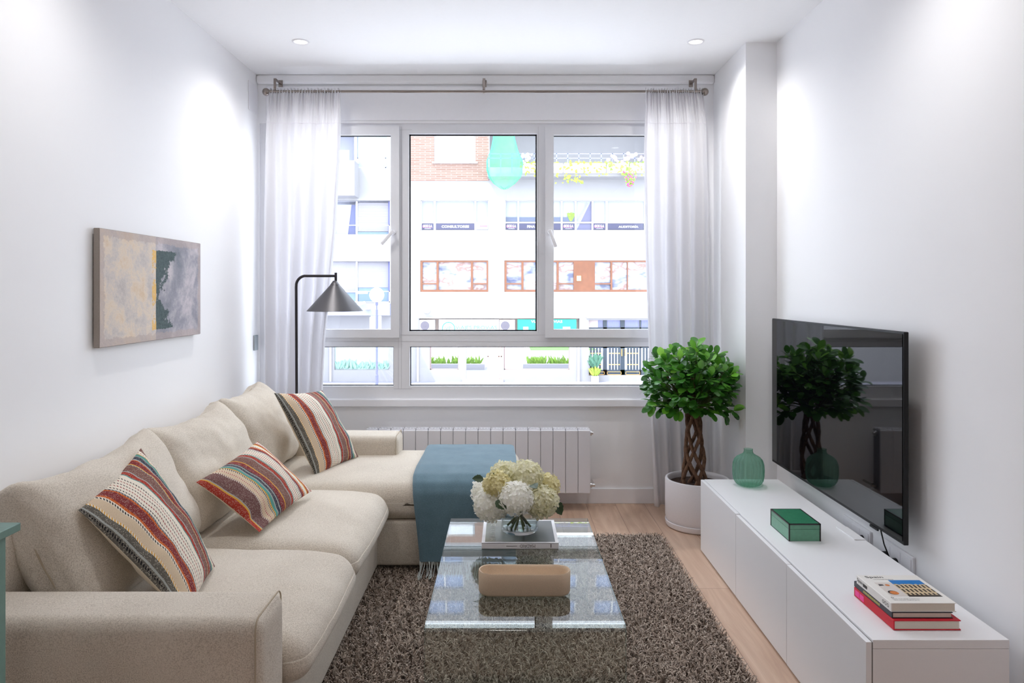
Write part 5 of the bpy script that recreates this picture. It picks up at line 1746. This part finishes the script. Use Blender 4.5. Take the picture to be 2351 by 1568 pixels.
# courtyard seen through the ground floor openings
M['court'] = flat('courtyard_paving', (128, 124, 134), 0.9, grain=0.06, gscale=2)
def bed(x0, x1, y0, y1, h, label, mat=None):
    t = thing('planting_bed', label, 'planter', ((x0 + x1) / 2, (y0 + y1) / 2, ZG), 'raised beds in the courtyard')
    one(lambda b: holed2(b, x0, x1, y0, y1, ZG, ZG + h, 0.25), 'kerb', M['sign_white'], t)
    return t
def holed2(b, x0, x1, y0, y1, z0, z1, w):
    b.box(x0, x1, y0, y0 + w, z0, z1); b.box(x0, x1, y1 - w, y1, z0, z1); b.box(x0, x0 + w, y0 + w, y1 - w, z0, z1); b.box(x1 - w, x1, y0 + w, y1 - w, z0, z1)
t = bed(1.3, 6.2, 45.5, 56, 0.5, 'raised courtyard lawn bed with white kerb, bright green')
one(lambda b: b.box(1.55, 5.95, 45.75, 55.7, ZG, ZG + 0.45), 'lawn', flat('courtyard_lawn', (72, 124, 48), 0.9, grain=0.15, gscale=4), t)
def tuft(b, x0, x1, y, z, n, hmin, hmax, seed):
    r_ = random.Random(seed)
    for k in range(n):
        x = r_.uniform(x0, x1); h = r_.uniform(hmin, hmax)
        leaf_geo(b, (x, y + r_.uniform(-.15, .15), z), (r_.uniform(-.7, .7), r_.uniform(-.3, .3), 1), (0, -1, 0.2), h, h * 0.11, nt=4)
t = bed(0.9, 4.6, 39.2, 40.6, 0.3, 'low courtyard bed of shrubs behind the wide shop window')
one(lambda b: tuft(b, 1.2, 4.4, 39.9, ZG + 0.2, 120, 0.2, 0.6, 3), 'shrubs', M['ex_leaf'], t)
t = bed(-5.0, -1.2, 39.2, 40.6, 0.3, 'low courtyard bed of shrubs behind the small left shop window')
one(lambda b: tuft(b, -4.7, -1.5, 39.9, ZG + 0.2, 120, 0.2, 0.55, 5), 'shrubs', M['ex_leaf'], t)
struct(one(lambda b: b.box(-12, 16, 66, 66.3, ZG, 4), 'wall_courtyard', flat('courtyard_wall', (140, 130, 146), 0.9)))
def gate1(b):
    x0, x1 = ox(1119), ox(1152); z0, z1 = ZG + 0.03, oz(780)
    for x in (x0, ox(1144), x1 - 0.05): b.box(x, x + 0.05, YO + 0.10, YO + 0.15, z0, z1)
    for z in (z0, oz(820)): b.box(x0, x1, YO + 0.10, YO + 0.15, z, z + 0.05)
    k = z0
    n = 22
    for i in range(-n, n):
        xa = x0 + i * 0.09
        za = z0
        for sgn in (1, -1):
            a0 = max(x0, min(x1, xa if sgn > 0 else xa + 1.9))
            pa = []
            for zz2 in (z0, z1):
                xx = xa + (zz2 - z0) * 0.5 * sgn + (0 if sgn > 0 else 1.0)
                pa.append((xx, zz2))
            (xA, zA), (xB, zB) = pa
            # clip to the gate width
            lo = 0.0; hi = 1.0
            dx_ = xB - xA
            for lim, side in ((x0, 1), (x1, -1)):
                if abs(dx_) < 1e-9: continue
                tt = (lim - xA) / dx_
                if (dx_ * side) > 0: lo = max(lo, tt)
                else: hi = min(hi, tt)
            if lo < hi:
                b.tube([(xA + dx_ * lo, YO + 0.12, zA + (zB - zA) * lo), (xA + dx_ * hi, YO + 0.12, zA + (zB - zA) * hi)], 0.006, 4)
one(gate1, 'wire_gate', flat('rusty_wire', (196, 160, 146), 0.7), main)
one(lambda b: [b.box(ox(p), ox(p) + 0.05, YO + 0.08, YO + 0.14, oz(849), oz(788)) for p in (987, 1051, 1157, 1306)] + [b.box(ox(a), ox(c), YO + 0.08, YO + 0.14, oz(849), oz(847)) for a, c in ((987, 1052), (1157, 1307))], 'shop_window_frame', flat('grey_brown_frame', (150, 128, 124), 0.6), main)
one(lambda b: (b.box(ox(1068), ox(1070) - 0.004, YO - 0.02, YO - 0.002, ZG + 0.1, oz(788)), b.box(ox(1062), ox(1156), YO - 0.25, YO + 0.02, ZG, ZG + 0.10)), 'door_frame', flat('grey_step', (170, 166, 176), 0.7), main)
one(lambda b: b.box(ox(957), ox(962), YO - 0.06, YO - 0.001, ZG, oz(790)), 'downpipe', M['facade_dirty'], main)
one(lambda b: b.box(ox(1325), ox(1331), YO - 0.06, YO - 0.001, ZG, oz(770)), 'downpipe', M['facade_dirty'], main)
# entrance gates, dark with brass trims
def egate(b):
    z0, z1 = oz(862), oz(735)
    for (a, c) in ((1350, 1352), (1386, 1395), (1426, 1436), (1470, 1474)):
        b.box(ox(a), ox(c), YO + 0.20, YO + 0.28, z0, z1)
    b.box(ox(1350), ox(1500), YO + 0.20, YO + 0.28, z0, oz(850)); b.box(ox(1350), ox(1500), YO + 0.20, YO + 0.28, oz(800), oz(752))
    for p in list(range(1358, 1386, 7)) + list(range(1402, 1426, 7)) + list(range(1444, 1470, 7)) + list(range(1480, 1500, 7)):
        b.box(ox(p) - 0.045, ox(p) + 0.045, YO + 0.21, YO + 0.27, oz(850), oz(800))
one(egate, 'entrance_gate', M['ex_gate'], main)
def egold(b):
    for (a, c) in ((1352, 1389), (1395, 1428), (1438, 1471)):
        for (p, q, r_, s_) in ((a, c, 855, 854), (a, c, 861.5, 860.5), (a, a + 1, 861.5, 854), (c - 1, c, 861.5, 854)):
            b.box(ox(p), ox(q), YO + 0.185, YO + 0.199, oz(r_), oz(s_))
    for p in list(range(1358, 1386, 7)) + list(range(1402, 1426, 7)) + list(range(1444, 1470, 7)):
        for yy in (812, 838): b.box(ox(p) - 0.05, ox(p) + 0.05, YO + 0.20, YO + 0.209, oz(yy + 1), oz(yy - 1))
    for p in (1429, 1437): b.box(ox(p) - 0.02, ox(p) + 0.02, YO + 0.15, YO + 0.199, oz(818), oz(802))
one(egold, 'gate_trim', M['ex_gold'], main)
one(lambda b: (b.box(ox(1352), ox(1374), YO + 0.19, YO + 0.30, oz(752), oz(735)), ), 'entrance_panel', flat('taupe_panel', (176, 162, 160), 0.7), main)
def gcur(b):
    for k in range(46):
        x = ox(1375) + k * 0.055
        b.box(x, x + 0.04, YO + 0.29 + 0.01 * (k % 3), YO + 0.31 + 0.01 * (k % 3), oz(755), oz(735))
one(gcur, 'glass_strips', flat('blue_grey_strips', (112, 124, 168), 0.4), main)
# potted plants by the entrance
t = thing('street_planter', 'white planter with dark and light green plants at the entrance across the street', 'potted plant', (ox(1364), YO - 0.25, ZG))
one(lambda b: b.rbox(ox(1357), ox(1373), YO - 0.35, YO - 0.02, ZG, ZG + 0.3, 0.02), 'pot', M['sign_white'], t)
one(lambda b: tuft(b, ox(1359), ox(1371), YO - 0.18, ZG + 0.3, 60, 0.25, 0.5, 9), 'low_plant', M['ex_leaf2'], t)
one(lambda b: tuft(b, ox(1357), ox(1370), YO - 0.05, ZG + 0.7, 60, 0.3, 0.75, 10), 'tall_plant', flat('dark_street_leaves', (60, 104, 84), 0.6), t)

# balcony with flower boxes and green net
def balb(b):
    b.box(ox(1120), ox(1700), YO - 0.9, YO, oz(412), oz(405))
    b.box(ox(1122), ox(1500), YO + 1.6, YO + 1.7, oz(405), oz(290))
one(balb, 'balcony_slab', M['facade'], main)
def railb(b):
    for z in (362, 372): b.box(ox(1122), ox(1600), YO - 0.86, YO - 0.83, oz(z), oz(z) + 0.04)
    for p in range(1124, 1600, 25): b.box(ox(p), ox(p) + 0.04, YO - 0.86, YO - 0.83, oz(405), oz(360))
one(railb, 'balcony_rail', flat('blue_grey_rail', (128, 136, 172), 0.6), main)
for k, (a, c) in enumerate(((1198, 1240), (1244, 1288), (1290, 1334), (1336, 1383), (1387, 1434), (1437, 1484))):
    t = thing('balcony_planter', ['first', 'second', 'third', 'fourth', 'fifth', 'sixth'][k] + ' white flower box from the green net on the balcony rail across the street', 'planter', ((ox(a) + ox(c)) / 2, YO - 1.05, oz(405)), 'flower boxes on the balcony')
    one(lambda b: b.rbox(ox(a), ox(c), YO - 1.2, YO - 0.9, oz(405), oz(385), 0.03), 'box', flat('cream_planter', (240, 234, 226), 0.7), t)
    def pl(b):
        r_ = random.Random(100 + k)
        for q in range(60 if k != 1 else 30):
            x = r_.uniform(ox(a), ox(c)); hang = r_.random() < (0.35, 0.5, 0.7, 0.35, 0.4, 0.3)[k]
            zb = oz(386) if not hang else oz(r_.uniform(388, 432 if k in (1, 2) else 412))
            leaf_geo(b, (x, YO - 1.05 if not hang else YO - 1.23, zb), (r_.uniform(-1, 1), r_.uniform(-.3, .2), r_.uniform(-0.6, 1)), (0, -1, 0.2), r_.uniform(0.08, 0.22), r_.uniform(0.03, 0.07), nt=3)
    one(pl, 'leaves', M['ex_leaf2'] if k in (0, 1, 2, 3) else M['ex_leaf'], t)
    if k in (0, 4, 5):
        def fl(b):
            r_ = random.Random(200 + k)
            for q in range(16):
                b.sphere((r_.uniform(ox(a), ox(c)), YO - 1.1 + r_.uniform(-.1, .1), oz(r_.uniform(362, 388))), r_.uniform(0.05, 0.11), 8, 6)
        one(fl, 'blossoms', M['ex_pink'] if k else M['sign_white'], t, True)
t = thing('hanging_basket', 'hanging bunch of magenta flowers below the balcony boxes across the street', 'flowers', (ox(1435), YO - 1.2, oz(438)))
def hb_(b):
    r_ = random.Random(77)
    for q in range(120):
        tt = r_.random(); w_ = 0.32 * (1 - tt) + 0.08
        leaf_geo(b, (ox(1435) + r_.uniform(-w_, w_), YO - 1.25 + r_.uniform(-.1, .1), oz(402 + 34 * tt)), (r_.uniform(-1, 1), r_.uniform(-1, 0.2), r_.uniform(-1, 1)), (0, -1, 0.2), 0.10, 0.035, nt=3)
one(hb_, 'leaves', M['ex_leaf'], t)
def hf_(b):
    r_ = random.Random(78)
    for q in range(34):
        tt = r_.random(); w_ = 0.32 * (1 - tt) + 0.08
        b.sphere((ox(1435) + r_.uniform(-w_, w_), YO - 1.36, oz(404 + 34 * tt)), 0.035, 6, 5)
one(hf_, 'blossoms', M['ex_red'], t)
# green net bag
def netb(b):
    prof_ = [(0.42, oz(300)), (0.50, oz(330)), (0.62, oz(355)), (0.82, oz(380)), (0.84, oz(400)), (0.70, oz(418)), (0.46, oz(432)), (0.18, oz(441)), (0.02, oz(442))]
    vs = []; n = 36
    for (r, z) in prof_:
        for k in range(n):
            a = 2 * PI * k / n
            rr = r * (1 + 0.06 * math.sin(5 * a + z * 2) + 0.04 * math.sin(11 * a))
            vs.append((ox(1158) - 0.0 + rr * math.cos(a), YO - 1.25 + 0.35 * rr * math.sin(a), z + 0.04 * math.sin(3 * a)))
    fs = [(i * n + k, i * n + (k + 1) % n, (i + 1) * n + (k + 1) % n, (i + 1) * n + k) for i in range(len(prof_) - 1) for k in range(n)]
    b.add(vs, fs)
def mk_net():
    t = NT('green_mesh_net'); d = t.n('BsdfDiffuse'); d.inputs[0].default_value = (*lin((92, 200, 150)), 1)
    tr = t.n('BsdfTransparent'); tl = t.n('BsdfTranslucent'); tl.inputs[0].default_value = (*lin((92, 200, 150)), 1)
    m0 = t.n('MixShader'); m0.inputs[0].default_value = 0.4; t.l(d.outputs[0], m0.inputs[1]); t.l(tl.outputs[0], m0.inputs[2])
    lw = t.n('LayerWeight'); lw.inputs[0].default_value = 0.5
    nz = t.noise(2.2, 4, 0.6, t.coord())
    m1 = t.n('MixShader'); t.l(t.math('ADD', t.math('MULTIPLY', lw.outputs['Facing'], 0.6), t.math('MULTIPLY', nz, 0.38)), m1.inputs[0])
    t.l(tr.outputs[0], m1.inputs[1]); t.l(m0.outputs[0], m1.inputs[2]); t.l(m1.outputs[0], t.out.inputs[0]); return t.m
t_ = one(netb, 'green_net', mk_net(), None, True)
tag(t_, 'translucent green netting wrapped round the balcony corner across the street', 'net')

def up_windows(lst, par, x_glass=M['ex_blue']):
    for (a, c, d, e) in lst:
        w = one(lambda b: holed(b, YO + 0.15, YO + 0.22, a, c, d, e, [(a + 0.08, (a + c) / 2 - 0.04, d + 0.08, e - 0.08), ((a + c) / 2 + 0.04, c - 0.08, d + 0.08, e - 0.08)]), 'window', M['ex_frame'], par)
        one(lambda b: b.box(a, c, YO + 0.23, YO + 0.25, d, e), 'pane', x_glass, w)
up_windows(ups, main)

# ---- left building with loggias
XA1 = ox(931)
lft = thing('corner_building', 'white apartment block with loggias and roller shutters at the left across the street', 'building', (ox(800), YO, ZG))
L0 = ox(380)
LG1 = (ox(700), ox(888), oz(386), oz(300)); LG2 = (ox(640), ox(895), oz(540), oz(460)); LG3 = (ox(640), ox(895), oz(694), oz(600))
LG4 = (ox(768), ox(893), oz(849), oz(790)); 
upl = []
for k in range(3):
    for q in range(4):
        x0 = XA1 - 3.0 - q * 3.0
        upl.append((x0, x0 + 2.2, zrow + k * 2.9, zrow + k * 2.9 + 1.5))
one(lambda b: holed(b, YO, YO + 0.35, L0, XA1, ZG, ZT, [LG1, LG2, LG3, LG4] + upl), 'facade_wall', M['facade'], lft)
up_windows(upl, lft)
def recess(b):
    for (a, c, d, e) in (LG1, LG2, LG3):
        b.box(a - 0.3, c + 0.3, YO + 1.5, YO + 1.6, d - 0.3, e + 0.3)
        b.box(a - 0.3, c + 0.3, YO + 0.36, YO + 1.5, d - 0.3, d - 0.001)
        b.box(a - 0.3, c + 0.3, YO + 0.36, YO + 1.5, e + 0.001, e + 0.3)
        b.box(c + 0.001, c + 0.3, YO + 0.36, YO + 1.5, d, e)
one(recess, 'loggia_walls', flat('loggia_grey', (184, 186, 198), 0.9), lft)
def shut(b, x0, x1, y0, y1):
    n = int((oz(y0) - oz(y1)) / 0.055)
    for k in range(n):
        z = oz(y1) + k * 0.055
        b.box(x0, x1, YO + 0.40, YO + 0.43, z + 0.006, z + 0.055)
    b.box(x0, x1, YO + 0.43, YO + 0.44, oz(y1), oz(y0))
for (a, c, y0, y1) in ((818, 888, 462, 530), (740, 814, 600, 672), (818, 888, 600, 660)):
    one(lambda b: shut(b, ox(a), ox(c), y0, y1), 'roller_shutter', M['shutter'], lft)
one(lambda b: (b.box(ox(768), ox(812.5), YO + 0.42, YO + 0.44, oz(540), oz(468))), 'dark_window', flat('slate_blue_glass', (78, 84, 124), 0.2), lft)
def lcur(b):
    b.add([(ox(768), YO + 0.40, oz(540)), (ox(794), YO + 0.40, oz(540)), (ox(803), YO + 0.40, oz(468)), (ox(768), YO + 0.40, oz(468))], [(0, 1, 2, 3)])
    b.add([(ox(768), YO + 0.41, oz(540)), (ox(794), YO + 0.41, oz(540)), (ox(803), YO + 0.41, oz(468)), (ox(768), YO + 0.41, oz(468))], [(3, 2, 1, 0)])
one(lcur, 'window_curtain', flat('lilac_curtain', (160, 162, 196), 0.8), lft)
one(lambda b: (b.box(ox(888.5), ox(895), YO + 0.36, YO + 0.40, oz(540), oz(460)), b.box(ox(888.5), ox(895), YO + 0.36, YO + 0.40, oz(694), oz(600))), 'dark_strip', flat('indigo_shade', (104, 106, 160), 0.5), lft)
one(lambda b: (b.box(ox(816), ox(888), YO + 0.5, YO + 0.55, oz(386), oz(300))), 'loggia_glass', flat('pale_blue_pane', (160, 174, 204), 0.3), lft)
one(lambda b: (b.box(ox(809), ox(816), YO + 0.38, YO + 0.44, oz(386), oz(300))), 'loggia_post', flat('violet_post', (160, 162, 222), 0.5), lft)
one(lambda b: (b.box(ox(740), ox(814), YO + 0.45, YO + 0.48, oz(694), oz(672)), b.box(ox(818), ox(888), YO + 0.45, YO + 0.48, oz(694), oz(660)), b.box(ox(818), ox(888), YO + 0.38, YO + 0.40, oz(540), oz(531))), 'loggia_window', flat('teal_grey_glass', (112, 134, 162), 0.2), lft)
def lrail(b):
    for (a, c, y0, y1) in ((768, 895, 516, 540), (768, 895, 668, 694), (820, 886, 362, 385)):
        b.box(ox(a), ox(c), YO + 0.02, YO + 0.05, oz(y0) - 0.04, oz(y0)); b.box(ox(a), ox(c), YO + 0.02, YO + 0.05, oz(y1), oz(y1) + 0.04)
        b.box(ox(c) - 0.05, ox(c), YO + 0.02, YO + 0.05, oz(y1), oz(y0)); b.box(ox(a), ox(a) + 0.05, YO + 0.02, YO + 0.05, oz(y1), oz(y0))
one(lrail, 'loggia_rail', M['ex_frame'], lft)
def lbal(b):
    b.box(ox(700), ox(824), YO - 1.0, YO, oz(455), oz(377))
one(lbal, 'balcony', M['facade'], lft)
one(lambda b: (b.box(ox(700), ox(812), YO - 0.98, YO - 0.96, oz(377), oz(354))), 'balcony_glass', flat('pale_rail_glass', (172, 180, 196), 0.2), lft)
def lcan(b):
    b.box(ox(600), ox(905), YO - 1.3, YO, oz(722), oz(696))
one(lcan, 'canopy', flat('lilac_canopy', (132, 136, 160), 0.8), lft)
one(lambda b: b.rbox(ox(819), ox(846), YO - 0.3, YO - 0.05, oz(675), oz(668), 0.02), 'rail_planter', flat('grey_planter', (190, 188, 204), 0.7), lft)
one(lambda b: (b.box(LG4[0], LG4[1], YO + 0.12, YO + 0.15, LG4[2], LG4[3])), 'shop_window', flat('pale_aqua_glass', (166, 186, 186), 0.15), lft)
one(lambda b: tuft(b, ox(772), ox(890), YO + 0.08, oz(847), 160, 0.2, 0.55, 31), 'shop_window_plants', flat('misty_green', (130, 170, 156), 0.8), lft)
one(lambda b: (b.box(ox(757), ox(762), YO - 0.08, YO - 0.001, ZG, oz(796))), 'downpipe', M['facade_dirty'], lft)
for (y0, y1) in ((460, 540), (600, 694)):
    one(lambda b: b.box(ox(813), ox(817.5), YO + 0.37, YO + 0.42, oz(y1), oz(y0)), 'loggia_mullion', M['ex_frame'], lft)
# security camera under the canopy
t = thing('security_camera', 'white security camera under the canopy left of the globe street lamp', 'camera', (ox(842), YO - 1.5, oz(706)))
MMc = Matrix.Translation((ox(842), YO - 1.55, oz(697))) @ Matrix.Rotation(-0.35, 4, 'Y')
one(lambda b: b.rbox(-0.25, 0.25, -0.06, 0.06, -0.06, 0.06, 0.02, M=MMc), 'camera_body', M['sign_white'], t)
one(lambda b: b.box(ox(852), ox(862), YO - 1.55, YO - 1.3, oz(709), oz(707)), 'mount', M['sign_white'], t)

# street lamp, nearer
SLY = 21.6; SLS = F / SLY
slx = lambda px: (px - CX) / SLS
slz = lambda py: EYE - (py - CY) / SLS
t = thing('street_lamp', 'globe street lamp on a slim grey post outside the left window', 'street lamp', (slx(865), SLY, ZG - 0.12))
one(lambda b: b.sphere((slx(865), SLY, slz(677)), 17 / SLS, 28, 18), 'globe', M['sign_white'], t, True)
one(lambda b: b.lathe([(0.0, slz(692)), (0.04, slz(692)), (0.04, slz(701)), (0.018, slz(701)), (0.018, slz(711)), (0.034, slz(711)), (0.036, slz(860)), (0.05, slz(861)), (0.05, ZG - 0.12)], (slx(865), SLY, 0), 20), 'post', flat('grey_blue_post', (84, 86, 112), 0.5), t, True, 40)
one(lambda b: (b.box(slx(849), slx(850.5), SLY - 0.02, SLY + 0.02, slz(760), slz(728)), b.box(slx(850.5), slx(875), SLY + 0.05, SLY + 0.07, slz(760), slz(725))), 'street_sign', flat('pale_sign', (160, 166, 180), 0.5), t)
# small street items
t = thing('road_plants', 'small pale weeds at the kerb seen under the left sash', 'weeds', (-7.9, 31, ZG)); t['kind'] = 'stuff'
one(lambda b: tuft(b, -8.4, -7.6, 31.0, ZG, 70, 0.08, 0.25, 41), 'weeds', M['ex_leaf2'], t)
t = thing('rubbish_tray', 'white tray of litter at the foot of the globe street lamp', 'tray', (-5.5, 31, ZG))
one(lambda b: b.rbox(-5.85, -5.1, 30.8, 31.3, ZG, ZG + 0.18, 0.02), 'tray', M['sign_white'], t)
one(lambda b: [b.sphere((-5.8 + 0.09 * k, 31.0, ZG + 0.21), 0.07, 8, 6) for k in range(7)], 'litter', M['ex_frame'], t, True)
